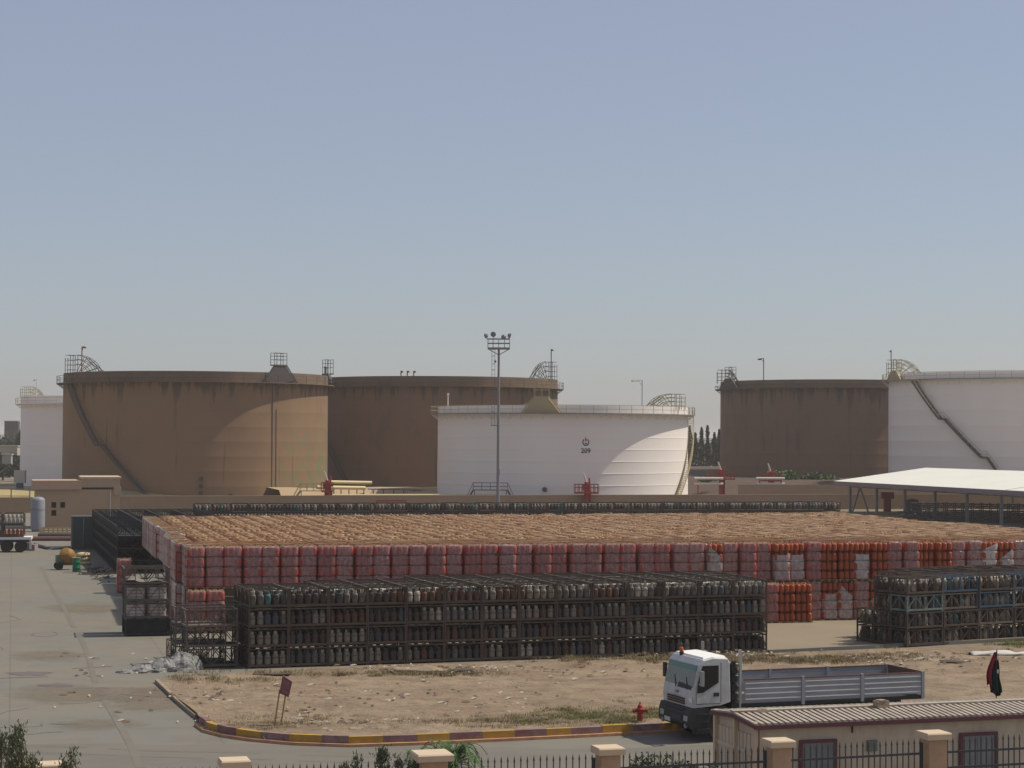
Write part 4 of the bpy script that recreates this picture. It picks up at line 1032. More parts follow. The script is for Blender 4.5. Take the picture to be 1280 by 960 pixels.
# flatbed trailer
t0=at(33,690.5); TA=R(10); root=empty('flatbed_trailer',t0,TA); tag(root,'white flatbed trailer at left edge loaded with gas bottle cages','trailer')
sc=F/t0.y
dz=(692-674)/sc
q=MB(); q.box(-14,-.1,dz-.15,.4,2.4,dz+.08); q.build('deck',M['farwhite'],root)
q=MB(); q.box(-14,.1,dz-.65,-1.9,2.2,dz-.18); q.box(-1.9,.3,dz-.4,.2,2.1,dz-.16); q.build('chassis',mat('navy_chassis',(.05,.05,.085),.6),root)
q=MB(); q.box(.25,-.06,dz-1.0,.42,.1,dz-.16); q.build('mudguard',M['cloth_w'],root)
for x in(-.55,-1.75):
    for y in(0,1.9):
        q=MB(); q.lathe([(.3,-.14),(.46,-.15),(.5,-.1),(.5,.12),(.46,.15),(.3,.14)],24,c=(x,y+.15,.5),axis='y'); wv=q.build('wheel',M['rubber'],root,smooth=True)
        q=MB(); q.lathe([(0,-.06),(.12,-.1),(.28,-.08),(.3,-.02)],16,c=(x,y+.12,.5),axis='y',capped=False); q.build('rim',M['rim'],wv,smooth=True)
pcage=make_cage(1.85,2.2,1.05,'open',M['cagegrey'],False)
ti=0
cols=[['b_off white','b_grey'],['orange','orange'],['b_off white','b_grey'],['green','b_teal'],['b_grey','b_off white'],['orange','orange']]
for c in range(3):
    for t in range(2):
        o=pcage.copy(); C.objects.link(o); o.location=loc2(t0,-.2-(c+1)*1.9,.02,TA,dz+.085+t*1.05); o.rotation_euler=(0,0,TA)
        mm=[('orange' if (c,t)in((0,0),(2,0)) else 'green' if t==0 else 'pale grey')]
        tag(o,f'cage of {mm[0]} bottles on the trailer, {"lower" if t==0 else "upper"} level, {ORD[c]} from trailer tail','cage','bottle cages on the trailer')
        key={'orange':'orange','green':'b_teal','pale grey':'b_off white'}[mm[0]]
        for z in range(2 if t else 1):
            for i in range(5):
                q=MB(); 
                if t==0: q.lathe([(0,0),(.1,.03),(.15,.07),(.15,.42),(.1,.5),(.07,.6)],10)
                else: q.lathe([(0,0),(.1,.03),(.15,.07),(.15,.3),(.1,.36),(.08,.42)],10)
                p=loc2(t0,-.2-(c+1)*1.9+.2+i*.36,.2,TA,dz+.085+t*1.05+.13+z*.44)
                o=q.build('gas_bottle',M[key],None,True,p); tag(o,f'{mm[0]} bottle {ORD[i]} from left in {ORD[c]} trailer cage, {"upper" if t else "lower"} level{", top layer" if z else ""}','gas bottle','bottles on the trailer')
bpy.data.objects.remove(pcage)
# concrete mixer
m0=at(82,712); root=empty('concrete_mixer',m0,R(20)); tag(root,'rusty yellow concrete mixer on small wheels left of the green drum','mixer')
q=MB(); q.lathe([(.0,-.62),(.32,-.6),(.62,-.2),(.62,.2),(.4,.62),(.36,.64)],18); dm=q.build('drum',M['yellow'],root,smooth=True); dm.rotation_euler=(R(35),R(-35),0); dm.location=(.15,0,1.0)
q=MB(); q.box(-.75,-.3,.55,-.2,.3,1.15); q.build('engine_box',mat('grey_green_box',(.14,.18,.13),.7),root)
q=MB()
for a,b in [((-.7,-.4,.4),(.8,-.4,.4)),((-.7,.4,.4),(.8,.4,.4)),((.7,-.4,0),(.7,-.4,.8)),((.7,.4,0),(.7,.4,.8)),((-.6,-.4,.2),(.1,-.4,1.0)),((-.6,.4,.2),(.1,.4,1.0)),((.75,-.4,.2),(.2,-.4,1.0)),((.75,-.4,.75),(.75,.4,.75))]: q.bar(a,b,.09)
q.build('frame',M['rust'],root)
for y in(-.5,.5):
    q=MB(); q.lathe([(.1,-.07),(.26,-.08),(.3,-.03),(.3,.03),(.26,.08),(.1,.07)],16,c=(-.55,y,.3),axis='y'); q.build('wheel',M['rubber'],root,smooth=True)
d0=at(95.5,715); root=empty('oil_drum',d0); tag(root,'green oil drum standing right of the concrete mixer','drum')
q=MB(); q.lathe([(.3,0),(.3,.33),(.315,.35),(.3,.37),(.3,.72),(.315,.74),(.3,.76),(.3,1.08)],20); q.build('body',M['green'],root,smooth=True)
q=MB(); q.lathe([(.31,1.08),(.31,1.11),(.28,1.11),(.28,1.085),(0,1.085)],20); q.build('lid',M['pillcap'],root)
def sack(o,sx,sy,sz,m):
    q=MB(); q.lathe([(0,0),(sx*.8,.01),(sx,sz*.4),(sx*.9,sz*.8),(sx*.4,sz),(0,sz)],14); q.v=[(x,y*sy/sx,z) for x,y,z in q.v]; return q
s0=at(104,706); q=sack(0,.7,.5,.35,0); 
for k in range(3): tag(q.build('cement_sack',mat('pale_sack',(.5,.42,.25),.9),None,True,s0+Vector((0,0,.0+.33*k)),R(30*k)),f'{["lowest","middle","uppermost"][k]} pale sack in the pile behind the green drum','sack','sacks behind the drum')
# container
c0=at(90,687); root=empty('shipping_container',c0,R(14)); tag(root,'dark green corrugated shipping container standing beside black cages','container')
ch=(687-646)/(F/c0.y); q=MB(); q.box(.05,.05,.12,2.35,6,ch-.1); q.build('body',M['cont'],root)
q=MB()
for x in(0,2.3): q.box(x,0,0,x+.12,.12,ch)
q.box(0,0,ch-.12,2.42,.14,ch+.02); q.box(0,0,0,2.42,.14,.18); q.build('frame',M['cont'],root)
for i in range(2):
    q=MB(); x=.14+i*1.1
    for k in range(6): q.box(x+k*.18,-.02+.03*(k%2),.2,x+k*.18+.17,.06,ch-.14)
    dr=q.build('door',mat('container_door',(.06,.085,.08),.6,(.04,.05,.05),1.5,.6),root); q=MB(); q.tube((x+.85,-.06,.2),(x+.85,-.06,ch-.15),.03,6); q.build('lock_bar',M['greysteel'],dr)
# yard clutter between vessel and container
for k,(x0,y0,x1,y1,r,m,l) in enumerate([(40,676,90,676,.22,'rust','rusty pipe length lying before the beige building'),(48,671,90,671.5,.2,'darksteel','dark pipe length behind the rusty one'),(38,681,60,687,.14,'darksteel','dark bent beam lying by the trailer tail'),(64,687,86,685.5,.12,'cloth_w','white plank on the concrete near the container')]):
    a,b=at(x0,y0),at(x1,y1); q=MB(); q.tube(a+Vector((0,0,r)),b+Vector((0,0,r)),r,8); tag(q.build('loose_'+('plank' if k==3 else 'pipe'),M[m]),l,'pipe' if k!=3 else 'plank')
for k in range(7):
    p=at(52+k*5.8,668); q=MB()
    for x in(-.2,.2):
        for y in(-.15,.15): q.bar((x,y,0),(x,y,.8),.07)
    for z in(.1,.35,.6): 
        for y in(-.17,.17): q.box(-.24,y-.02,z,.24,y+.02,z+.14)
        for x in(-.22,.22): q.box(x-.02,-.15,z+.003,x+.02,.15,z+.137)
    tag(q.build('wooden_crate',mat('crate_wood',(.5,.34,.17),.9),None,False,p,R(14)),f'{ORD[k]} small wooden crate from left below the beige building','crate','crates below the building')
q=MB(); p=at(38,688); 
q.prism([(-.6,-.4),(.5,-.5),(.6,.4),(-.5,.5)],0,.55); q.box(-.3,-.3,.55,.2,.2,.72); tag(q.build('concrete_block',mat('mauve_block',(.3,.24,.25),.9),None,False,p),'pinkish grey concrete block by the trailer tail','block')
# debris line at shadow edge
q=MB()
for _ in range(60):
    p=at(random.gauss(120,9),random.gauss(718,5)); d=random.random()*6; L=random.uniform(.2,.9); q.bar(p+Vector((0,0,.04)),p+Vector((L*math.cos(d),L*math.sin(d),.05+random.random()*.15)),.05)
tag(q.build('debris',M['litterm']),'dark scraps of wood and wire beside the black cages',None,kind='stuff')
# tanker-side lattice skid behind building, left (0-15, 612-625)
q=MB(); b=atd(5,612,276)
for x in(-3,0,2.6): q.bar((x,0,0),(x,0,b.z),.14)
for z in(b.z,b.z-1.0,b.z-2.0): q.bar((-6,0,z),(2.6,0,z),.1)
tag(q.build('guard_rail',M['greysteel'],loc=(b.x,280,0)),'grey guard rail above the wall at the left edge','railing')
q=MB(); b=atd(25,600,330); q.box(-.5,-.4,0,.5,.4,b.z-.5); q.mi=1; q.box(-.9,-.5,b.z-.5,.9,.5,b.z+1.6); tag(q.build('control_cabinet',[M['darksteel'],mat('pale_cabinet',(.4,.4,.36),.7)],loc=(b.x,330,0)),'pale control cabinet on a post beside the far white tank','cabinet')

# ------------------------------------------------------------------ canopy
k0=Vector((60.2,246,0)); KA2=math.atan2(43,-11.3)-math.pi/2
def canopy(o,n,step,eave,ridge,half,name,label,trusses=True):
    root=empty('steel_canopy',o,KA2); tag(root,label,'canopy','white roofed canopies at the right')
    Lc=n*step; y0,y1=-14,Lc+2.2; ov=1.6
    rs=[]
    for side in(0,1):
        q=MB(); xa,xb=(-ov,half) if side==0 else (2*half+ov,half); za=eave-.02-(ridge-eave)*ov/half*.6
        for z in(0,): 
            vs=[(xa,y0,za),(xb,y0,ridge),(xb,y1,ridge),(xa,y1,za)]; vs2=[(x,y,z_-.08) for x,y,z_ in vs]
            q.add(vs+vs2,[(0,1,2,3),(7,6,5,4),(0,4,5,1),(1,5,6,2),(2,6,7,3),(3,7,4,0)])
        q.build('roof_slope',M['paleroof'],root)
    q=MB(); 
    for j in range(1): 
        y=-4; q.bar((-ov,y,eave-.02-(ridge-eave)*ov/half*.6+.03),(half,y,ridge+.03),.05,.03)
    q.build('roof_seam',M['greysteel'],root)
    q=MB(); q.box(-ov-.05,y0,eave-.75,-ov+.0,y1,eave-.17); q.box(-ov,y1-.06,eave-.7,2*half+ov,y1,eave-.25)
    fasc=q.build('gutter',mat('mauve_gutter',(.2,.16,.18),.7),root)
    for i in range(n+1):
        y=i*step
        for x in(0,2*half):
            q=MB(); q.box(x-.16,y-.16,0,x+.16,y+.16,eave-.3); q.build('post',M['greysteel'],root)
    if trusses:
        for i in range(n+1):
            y=i*step; q=MB(); zb=eave-.9
            q.bar((0,y,zb),(2*half,y,zb),.14); K=12
            for j in range(K):
                x0,x1=2*half*j/K,2*half*(j+1)/K; zt=lambda x:eave-.25+(ridge-eave)*(1-abs(x-half)/half)
                q.bar((x0,y,zb),((x0+x1)/2,y,zt((x0+x1)/2)),.09); q.bar(((x0+x1)/2,y,zt((x0+x1)/2)),(x1,y,zb),.09)
            q.build('truss',M['greysteel'],root)
        q=MB(); K=n*5; zb=eave-.95; zt=eave-.32
        for x in(0.02,half,2*half-.02):
            q.bar((x,-12,zb),(x,Lc,zb),.13); q.bar((x,-12,zt),(x,Lc,zt),.13)
            for j in range(K):
                a,b_=Lc*j/K,Lc*(j+1)/K; q.bar((x,a,zb),(x,(a+b_)/2,zt),.08); q.bar((x,(a+b_)/2,zt),(x,b_,zb),.08)
        q.build('eave_beam',M['greysteel'],root)
        q=MB(); q.bar((0.1,Lc-step*.35,eave-.9),(0,Lc-step*.7,0.02),.2); q.bar((0.1,Lc-step*.35,eave-.9),(0,Lc-step*.05-.3,.02),.2); q.build('brace',M['greysteel'],root)
canopy(k0,5,8.9,4.55,6.35,13,'steel_canopy','large white shallow pitched canopy on grey steel posts')
canopy(k0+Vector((29,18,0)),4,9,4.7,6.2,10,'steel_canopy','second white canopy roof peeking behind the large canopy',False)
cf=MB()
for x in(0,1.0,2.0):
    for y in(0,1.4): cf.box(x-.06,y-.06,0,x+.06,y+.06,.8)
for z in(.04,.3,.56):
    cf.box(-.1,-.1,z,2.1,1.5,z+.13)
cf.bar((0,-.08,.1),(1,-.08,.7),.08); cf.bar((2,-.08,.1),(1,-.08,.7),.08)
cf_me=cf.mesh('crate_frame',M['cagedark'])
for r in range(8):
    for t in range(3):
        p=loc2(Vector((51.3,257.5,0)),r*2.25,0,R(-22)); o=put('crate_frame',cf_me,None,(p.x,p.y,t*.82),R(-22)+random.uniform(-.03,.03)); tag(o,f'black empty crate frame under canopy, {ORD[r]} from left, {["lower","middle","upper"][t]} level','crate','black crate frames under the canopy')
q=MB(); 
for k in range(10): q.bar((random.uniform(-2,1),random.uniform(-1,1),.1+k*.15),(random.uniform(0,2.4),random.uniform(-1,1),.15+k*.16),.25)
tag(q.build('tyre_pile',M['cagedark'],loc=Vector((50.5,256,0))),'dark heap of scrap steel left of the crate frames under canopy','heap')
p=atd(1109,619,292); q=MB(); q.box(-.5,-.4,0,.5,.4,p.z-.5); q.box(-.9,-.5,p.z-.5,.9,.5,p.z+.45); tag(q.build('red_tank_box',M['kred'],loc=(p.x,292,0)),'red metal box seen under the canopy roof','box')
p=atd(1140,622,288); q=MB(); q.lathe([(0,0),(1.1,.3),(1.3,.9),(.9,1.8),(0,2.0)],9); tag(q.build('dark_generator',M['darksteel'],loc=(p.x,288,0)),'dark rounded machine under the canopy','machine')

# ------------------------------------------------------------------ trees
def leaf_cloud(mb,fn,n,size,squash=1):
    for _ in range(n):
        p=fn()
        if p is None: continue
        a=Vector((random.gauss(0,1),random.gauss(0,1),random.gauss(0,1))).normalized(); b=a.cross(Vector((random.gauss(0,1),random.gauss(0,1),random.gauss(0,1)))).normalized(); s=size*random.uniform(.5,1.2)
        p=Vector(p); mb.add([p-a*s*.5-b*s*.25,p+a*s*.5-b*s*.1,p+a*s*.35+b*s*.35,p-a*s*.3+b*s*.3],[(0,1,2,3)])
def cypress(px,ptop,D,zb,wid,label,m='leafd'):
    t=atd(px,ptop,D); h=t.z-zb; root=empty('cypress_tree',Vector((t.x,D,zb))); tag(root,label,'tree','cypress trees between the tanks')
    q=MB(); q.tube((0,0,0),(0,0,h*.5),.2,7,.1); q.build('trunk',M['bark'],root)
    q=MB(); lumps=[(random.random()*6.28,random.uniform(.1,.9),random.uniform(.1,.35)) for _ in range(14)]
    def fn():
        f=random.random()**1.1*.97+.03; r=wid*(1-f)**.6*min(1,f*5+.4)*(.75+.3*math.sin(f*17+px)); a=random.random()*6.28; rr=r*math.sqrt(random.random())*1.05
        if random.random()<.12: rr*=1.3
        return (rr*math.cos(a),rr*math.sin(a),f*h)
    leaf_cloud(q,fn,1500,.6); q.build('crown',M[m],root)
i=0
for px,pt,wid in [(862,533,2.1),(869,541,2.0),(877,534.5,1.5),(884.5,532,1.1),(893,541,1.5),(857,529,1.6),(899,537,1.3)]:
    cypress(px,pt,500+i*4,0,wid*1.15,f'{["tall dark","shorter broad","pointed dark","slimmest tallest","low dense","tallest left","right end"][i]} cypress, {ORD[[1,2,3,4,5,0,6][i]]} from left beside the white numbered tank'); i+=1
def bushy(px,py,D,w,h,label,m='leafg',n=1500,size=.5,name='bush',zb=None,group=None):
    t=atd(px,py,D); z=t.z-h if zb is None else zb; root=empty(name,Vector((t.x,D,z))); tag(root,label,'tree' if 'tree' in name else 'bush',group)
    q=MB(); q.tube((0,0,0),(0,0,h*.5),w*.05+.05,7,.05)
    for k in range(4): a=k*1.57+.4; q.tube((0,0,h*.3),(w*.35*math.cos(a),w*.35*math.sin(a),h*.7),.06+w*.02,5,.03)
    q.build('trunk' if 'tree' in name else 'stem',M['bark'],root)
    L=[(random.uniform(-.3,.3)*w,random.uniform(-.3,.3)*w,h*random.uniform(.4,.78),random.uniform(.16,.3)) for _ in range(9)]
    def fn():
        x,y,z,r=random.choice(L); d=Vector((random.gauss(0,1),random.gauss(0,1),random.gauss(0,.8))).normalized()*r*random.random()**.4
        return (x+d.x*w,y+d.y*w,max(.05,z+d.z*h))
    q=MB(); leaf_cloud(q,fn,n,size); q.build('crown' if 'tree' in name else 'foliage',M[m],root); return root
bushy(980,587,372,6.5,2.6,'bright green bush in front of the right brown tank','leafb',1400,.5)
bushy(1009,589,374,5.5,2.4,'dark green bush right of the bright one, below the brown tank','leafg',1200,.5)
bushy(885,594,345,4,1.6,'green bush behind the red fire monitor near cypresses','leafb',600,.4)
bushy(1035,592,376,5,2,'low pale bush behind the canopy tip','leafb',600,.4)
for k,(px,py,D,w,h) in enumerate([(4,566,470,6,4),(20,578,460,7,4),(-4,580,455,8,5),(27,560,480,4,5)]):
    bushy(px,py,D,w,h,['dark round bush above the bank at the left edge','wide green bush on the bank before the white hut','dark bush cut by the left picture edge','narrow bush touching the far white tank foot'][k],'leaff' if k%2 else 'leafd',1500,.6,'bush',zb=0)
# far left trees and houses
for k,(px,py,D,w,h) in enumerate([(6,541,640,12,9),(18,540,660,13,10),(29,520,620,3.4,15),(3,572,520,6,6),(24,566,560,7,5),(-6,545,600,10,10)]):
    bushy(px,py,D,w*1.1,h,['round dark tree at far left horizon','broad dark tree below the far rooftop at left','narrow dark tree touching the far white tank','dark low tree at the left edge beside white hut','small tree beside the far yellow house','dark tree at the very left edge'][k],'leafd',2600,1.0,'far_tree',zb=0,group='far trees at the left')
def house(px,py,D,w,d,h,m,label,zb=0):
    p=atd(px,py,D); root=empty('far_house',Vector((p.x,D,0)),R(8)); tag(root,label,'house','far houses at the horizon')
    q=MB(); q.box(-w/2,0,0,w/2,d,h); q.build('wall',m,root)
    q=MB(); q.box(-w/2-.2,-.2,h,w/2+.2,d+.2,h+.35); q.build('roof',M['farwall'],root)
    for i in range(max(2,int(w/4)) if w>4 else 0):
        x=-w/2+(i+.5)*w/max(2,int(w/4)); q=MB(); q.box(x-.5,-.06,h*.45,x+.5,.0,h*.75); q.build('window',M['glass'],root)
house(10,560,560,5,8,7.4,M['farwall'],'sunlit yellowish house at far left among dark trees')
house(8,575,500,2.2,4,5.6,mat('dull_hut',(.28,.28,.26),.9),'small white hut at far left near the bank')
house(14,530,900,6,8,17,mat('grey_far_block',(.04,.045,.04),.9),'grey block with rooftop gear on the left horizon')
for k in range(14):
    px=[868,880,888,894,898,5,14,22,28,0,-8,905,1045,860][k]; D=1500+140*k
    house(px,545,D,26+random.random()*20,20,random.uniform(7,12),random.choice([M['farwhite'],M['farwall']]),f'distant pale house number {orde(k)} along the horizon between tanks')
# far-off wood
fw=MB()
for _ in range(9000):
    x=random.uniform(-900,900); y=random.uniform(1000,1900); h=random.uniform(3,9)
    a=random.random()*6.28; w=random.uniform(1.5,4); fw.add([(x-w*math.cos(a),y-w*math.sin(a),0),(x+w*math.cos(a),y+w*math.sin(a),0),(x+w*.6*math.cos(a)+random.uniform(-1,1),y+w*.6*math.sin(a),h*random.uniform(.7,1)),(x-w*.4*math.cos(a),y-w*.4*math.sin(a),h)],[(0,1,2,3)])
tag(fw.build('far_wood',M['leaff']),'far off band of dark trees along the horizon',None,kind='stuff')

# ------------------------------------------------------------------ truck
TRA=R(20.3); tp0=at(866,929.5); TP=Vector((tp0.x,tp0.y,.01))
truck=empty('dropside_truck',TP,TRA); tag(truck,'white dropside truck with grey boarded bed and orange beacon, parked on the road','truck')
# local: x to the rear, y to the far side, z up; near side at y=0
TWD=2.45
q=MB(); prof=[(.0,1.18),(-.02,1.5),(.02,1.72),(.26,2.62),(.42,2.8),(.9,2.88),(1.5,2.84),(1.62,2.7),(1.66,1.6),(1.66,1.34),(1.2,1.24)]
n=len(prof)
# cab body with door-window openings is closed; glazing sits 6 mm proud
sec=[(0,.06),(.07,0),(TWD-.07,0),(TWD,.06)]
vs=[]
for y,ins in sec:
    for x,z in prof:
        zz=z-(ins*.8 if z>2.5 else 0); xx=x+(ins if x<.5 else -ins if x>1.5 else 0); vs.append((xx,y,zz))
# (near/far sides slightly rounded at front and rear)
fs=[(k*n+i,k*n+(i+1)%n,(k+1)*n+(i+1)%n,(k+1)*n+i) for k in range(3) for i in range(n)]+[tuple(range(n)),tuple(range(3*n,4*n))[::-1]]
q.add(vs,fs); q.build('cab',M['truckw'],truck)
q=MB(); q.add([(.48,.1,2.815),(1.48,.1,2.85),(1.48,TWD-.1,2.85),(.48,TWD-.1,2.815),(.52,.14,2.87),(1.44,.14,2.905),(1.44,TWD-.14,2.905),(.52,TWD-.14,2.87)],[(4,5,6,7),(0,1,5,4),(1,2,6,5),(2,3,7,6),(3,0,4,7)]); q.build('roof_panel',M['truckroof_sunlit'],truck)
def slab(pts,nrm,t=.012):
    q=MB(); n=len(pts); N_=Vector(nrm)*t; q.add([Vector(p)+N_*.3 for p in pts]+[Vector(p)+N_ for p in pts],[tuple(range(n-1,-1,-1)),tuple(range(n,2*n))]+[(i,(i+1)%n,n+(i+1)%n,n+i) for i in range(n)]); return q
wsn=(-.966,0,.258)
ws=[(.035,.07,1.72),(.035,TWD-.07,1.72),(.25,TWD-.12,2.6),(.25,.12,2.6)]
wo=slab(ws,wsn).build('windscreen',mat('windscreen_glass',(.05,.06,.052),.04,(.11,.115,.085),1.4,.7,spec=.9),truck)
slab([(.2,.115,2.42),(.2,TWD-.115,2.42),(.248,TWD-.12,2.595),(.248,.12,2.595)],wsn,.022).build('sun_strip',M['tint'],wo)
slab([(.04,.2,1.77),(.04,1.3,1.77),(.085,1.25,1.95),(.07,.25,1.9)],wsn,.02).build('dashboard',M['plastic'],wo)
for y0,y1 in((.5,.75),(1.4,1.7)):
    q=MB(); q.bar((.01,y0,1.76),(.13,y1,2.15),.03); q.build('wiper',M['iron'],wo)
q=MB(); q.tube((.24,TWD*.62,1.8),(.3,TWD*.6,2.5),.035,6); q.build('pillar_bar',M['iron'],wo)
# steering wheel
for side,(yy,ny) in enumerate(((0,-1),(TWD,1))):
    d=slab([(.16,yy,1.32),(1.18,yy,1.32),(1.18,yy,2.68),(.34,yy,2.68),(.12,yy,1.9)],(0,ny,0),.012).build('door',M['truckw'],truck)
    slab([(.17,yy+ny*.012,1.68),(.42,yy+ny*.012,1.69),(1.1,yy+ny*.012,2.02),(1.1,yy+ny*.012,2.6),(.4,yy+ny*.012,2.6),(.19,yy+ny*.012,2.0)],(0,ny,0),.012).build('window',M['glass'],d)
    slab([(.88,yy+ny*.012,1.55),(1.12,yy+ny*.012,1.55),(1.12,yy+ny*.012,1.68),(.88,yy+ny*.012,1.68)],(0,ny,0),.02).build('handle',M['plastic'],d)
    q=MB(); q.box(.2,yy+ny*.28-.08,1.95,.3,yy+ny*.28+.1,2.45); q.bar((.25,yy,2.4),(.25,yy+ny*.25,2.42),.04); q.bar((.25,yy,1.98),(.25,yy+ny*.25,1.98),.04); q.build('mirror',mat('pale_mirror_arm',(.3,.3,.3),.5) if side==0 else M['plastic'],truck)
# emblem on near door
world_text('V',.001,'door_mark',M['ink'],truck,lambda x,y,z:Vector((.5+x,-.02,1.4+y))) if False else None
q=MB()
for x0,z0,x1,z1 in [(1.2,1.34,1.215,2.68),(.15,1.3,1.2,1.315),(.145,1.3,.155,1.9)]: q.box(x0,-.014,z0,x1,-.0045,z1)
q.build('panel_gap',M['plastic'],truck)
q=MB(); q.box(.36,-.016,1.36,.6,-.0135,1.38); q.box(.45,-.016,1.4,.5,-.0135,1.5); q.build('door_emblem',mat('faint_grey_print',(.4,.4,.42),.6),truck)
# front: grille, badge, lettering, bumper, lamps, plate
q=MB()
for k in range(3): q.box(-.045,.62,1.24+k*.08,-.015,TWD-.45,1.295+k*.08)
q.build('grille',M['plastic'],truck)
slab([(-.005,1.14,1.585),(-.005,1.4,1.585),(0,1.4,1.66),(0,1.14,1.66)],(-1,0,0),.03).build('badge',mat('dark_badge',(.1,.08,.085),.5),truck)
world_text('IVECO',.07,'badge_lettering',M['alubright'],truck,lambda x,y,z:Vector((-.04-z,1.27-x,1.622+y)))
world_text('T R A K K E R',.1,'model_lettering',mat('grey_lettering',(.3,.3,.32),.5),truck,lambda x,y,z:Vector((-.03-z,1.3-x*1.25,1.47+y)))
q=MB(); q.prism([(-.1,.5),(-.17,.62),(-.15,.95),(-.06,1.165),(.5,1.165),(.42,.62),(0,.46)],-.03,TWD+.03,'y'); 
q.v=[(x,y,z) for x,y,z in q.v]; q.build('bumper',M['plastic'],truck)
q=MB()
for z in(.98,1.08): q.box(-.16,.5,z,-.1,TWD-.4,z+.035)
q.box(-.18,.62,.7,-.15,1.35,.88); q.build('bumper_slot',M['iron'],truck)
q=MB(); q.tube((-.19,.3,.55),(-.12,.3,.55),.08,10); q.tube((-.19,TWD-.3,.55),(-.12,TWD-.3,.55),.08,10); q.build('fog_lamp',M['rim'],truck)
for y in(.12,TWD-.42):
    q=MB(); q.box(-.178,y,.72,-.13,y+.3,.9); q.build('headlight',mat('dim_headlamp',(.35,.35,.36),.2,spec=.8),truck)
slab([(-.02,.02,1.36),(-.02,.24,1.4),(-.02,.24,1.52),(-.02,.02,1.5)],(-1,0,0),.03).build('corner_lamp',M['lamp'],truck)
q=MB(); q.box(-.19,1.5,.56,-.165,1.95,.7); q.build('number_plate',M['cloth_w'],truck)
# steps, wheel arch
q=MB(); q.box(.12,.02,.3,.72,.3,1.16); 
for z in(.42,.68,.94): q.box(.14,-.05,z,.7,.25,z+.05)
q.build('step',M['plastic'],truck)
q=MB(); 
pr=[(1.25+.66*math.cos(t),.55+.66*math.sin(t)) for t in [math.pi*i/12 for i in range(13)]]
pi=[(1.25+.56*math.cos(t),.55+.56*math.sin(t)) for t in [math.pi*i/12 for i in range(13)]]
for y0,y1 in((.0,.5),(TWD-.5,TWD)):
    k=13; vs=[(x,y0,z) for x,z in pr]+[(x,y1,z) for x,z in pr]+[(x,y0,z) for x,z in pi]+[(x,y1,z) for x,z in pi]
    q.add(vs,[(i,i+1,k+i+1,k+i) for i in range(k-1)]+[(2*k+i+1,2*k+i,3*k+i,3*k+i+1) for i in range(k-1)]+[(i+1,i,2*k+i,2*k+i+1) for i in range(k-1)]+[(k+i,k+i+1,3*k+i+1,3*k+i) for i in range(k-1)])
q.build('wheel_arch',M['plastic'],truck)
for ch in truck.children: ch.scale.x=.87
def wheel(x,y,tw=.32):
    q=MB(); r=.52; q.lathe([(.3,-tw/2+.02),(.48,-tw/2),(r,-tw/2+.05),(r,tw/2-.05),(.48,tw/2),(.3,tw/2-.02)],28,c=(x,y,r),axis='y'); o=q.build('wheel',M['rubber'],truck,smooth=True)
    q=MB(); q.lathe([(0,-.02),(.1,-.06),(.14,.02),(.24,.02),(.3,-.04),(.31,.05)],20,c=(x,y-tw/2+.06,r),axis='y',capped=False); q.build('rim',M['rim'],o,smooth=True)
wheel(1.1,.2); wheel(1.1,TWD-.2)
for y in(.18,.52,TWD-.18,TWD-.52): wheel(6.4,y,.3)
q=MB(); 
for y in(.8,TWD-.95): q.box(.4,y,.75,8.6,y+.14,1.02)
for x in(2,4,6,8): q.box(x,.9,.8,x+.12,TWD-.9,.98)
q.build('chassis',M['plastic'],truck)
q=MB(); q.box(2.6,.05,.5,4.0,.6,1.0); q.build('fuel_tank',M['greysteel'],truck)
q=MB(); q.box(1.5,.3,1.05,1.7,TWD-.3,2.6); q.tube((1.62,.2,1.0),(1.62,.2,2.7),.09,8)
for k in range(5): q.box(1.5,.06,1.1+k*.3,1.72,.28,1.3+k*.3)
q.build('air_intake',M['plastic'],truck)
q=MB(); q.tube((1.4,TWD-.3,2.3),(1.4,TWD-.3,3.2),.06,8); q.build('exhaust',M['greysteel'],truck)
q=MB(); q.tube((.4,1.75,2.8),(.4,1.75,2.92),.08,10); bq=q.build('beacon',M['plastic'],truck); q=MB(); q.lathe([(.07,2.9),(.07,3.0),(.05,3.06),(0,3.08)],12,c=(.4,1.75,0)); q.build('beacon_lens',M['beacon'],bq,smooth=True)
# bed
B0,B1,BZ0,BZ1=1.84,9.05,1.33,2.07
q=MB(); q.box(B0,.02,1.14,B1,TWD-.02,1.26); q.build('bed_floor',M['plastic'],truck)
q=MB()
for y in(.03,TWD-.09): q.box(B0-.06,y,1.1,B0+.02,y+.1,3.1 if y<1 else 2.6)
for z in(1.3,1.75,2.1,2.5): q.box(B0-.05,.11,z,B0+.01,TWD-.09,z+.09)
for k in range(7): q.box(B0-.03,.3+k*.3,1.3,B0-.01,.34+k*.3,2.55)
q.build('headboard',mat('pale_grey_headboard',(.4,.4,.36),.6),truck)
def board(x0,x1,y,ny):
    q=MB(); q.box(x0,y-.02,BZ0,x1,y+.02,BZ1)
    o=q.build('side_board',M['alu'],truck); q=MB()
    for z in(.06,.24,.42,.6): q.box(x0+.03,y+ny*.02-.012,BZ0+z,x1-.03,y+ny*.02+.012,BZ0+z+.03)  # bright profile strips carry the boards' highlights in their colour
    q.build('profile_highlight',M['alubright'],o); q=MB(); q.box(x0,y-.03,BZ1-.02,x1,y+.03,BZ1+.025); q.build('top_edge',M['rust'],o)
xs=[B0+.05,B0+2.36,B0+4.7,B1-.06]
for k in range(3):
    for y,ny in((0,-1),(TWD,1)): board(xs[k]+.06,xs[k+1]-.06,y,ny)
for x in xs[1:]:
    for y in(0,TWD):
        q=MB(); q.box(x-.055,y-.05,1.15,x+.055,y+.05,BZ1+.05); q.build('stanchion',mat('grey_stanchion',(.3,.3,.31),.6),truck)
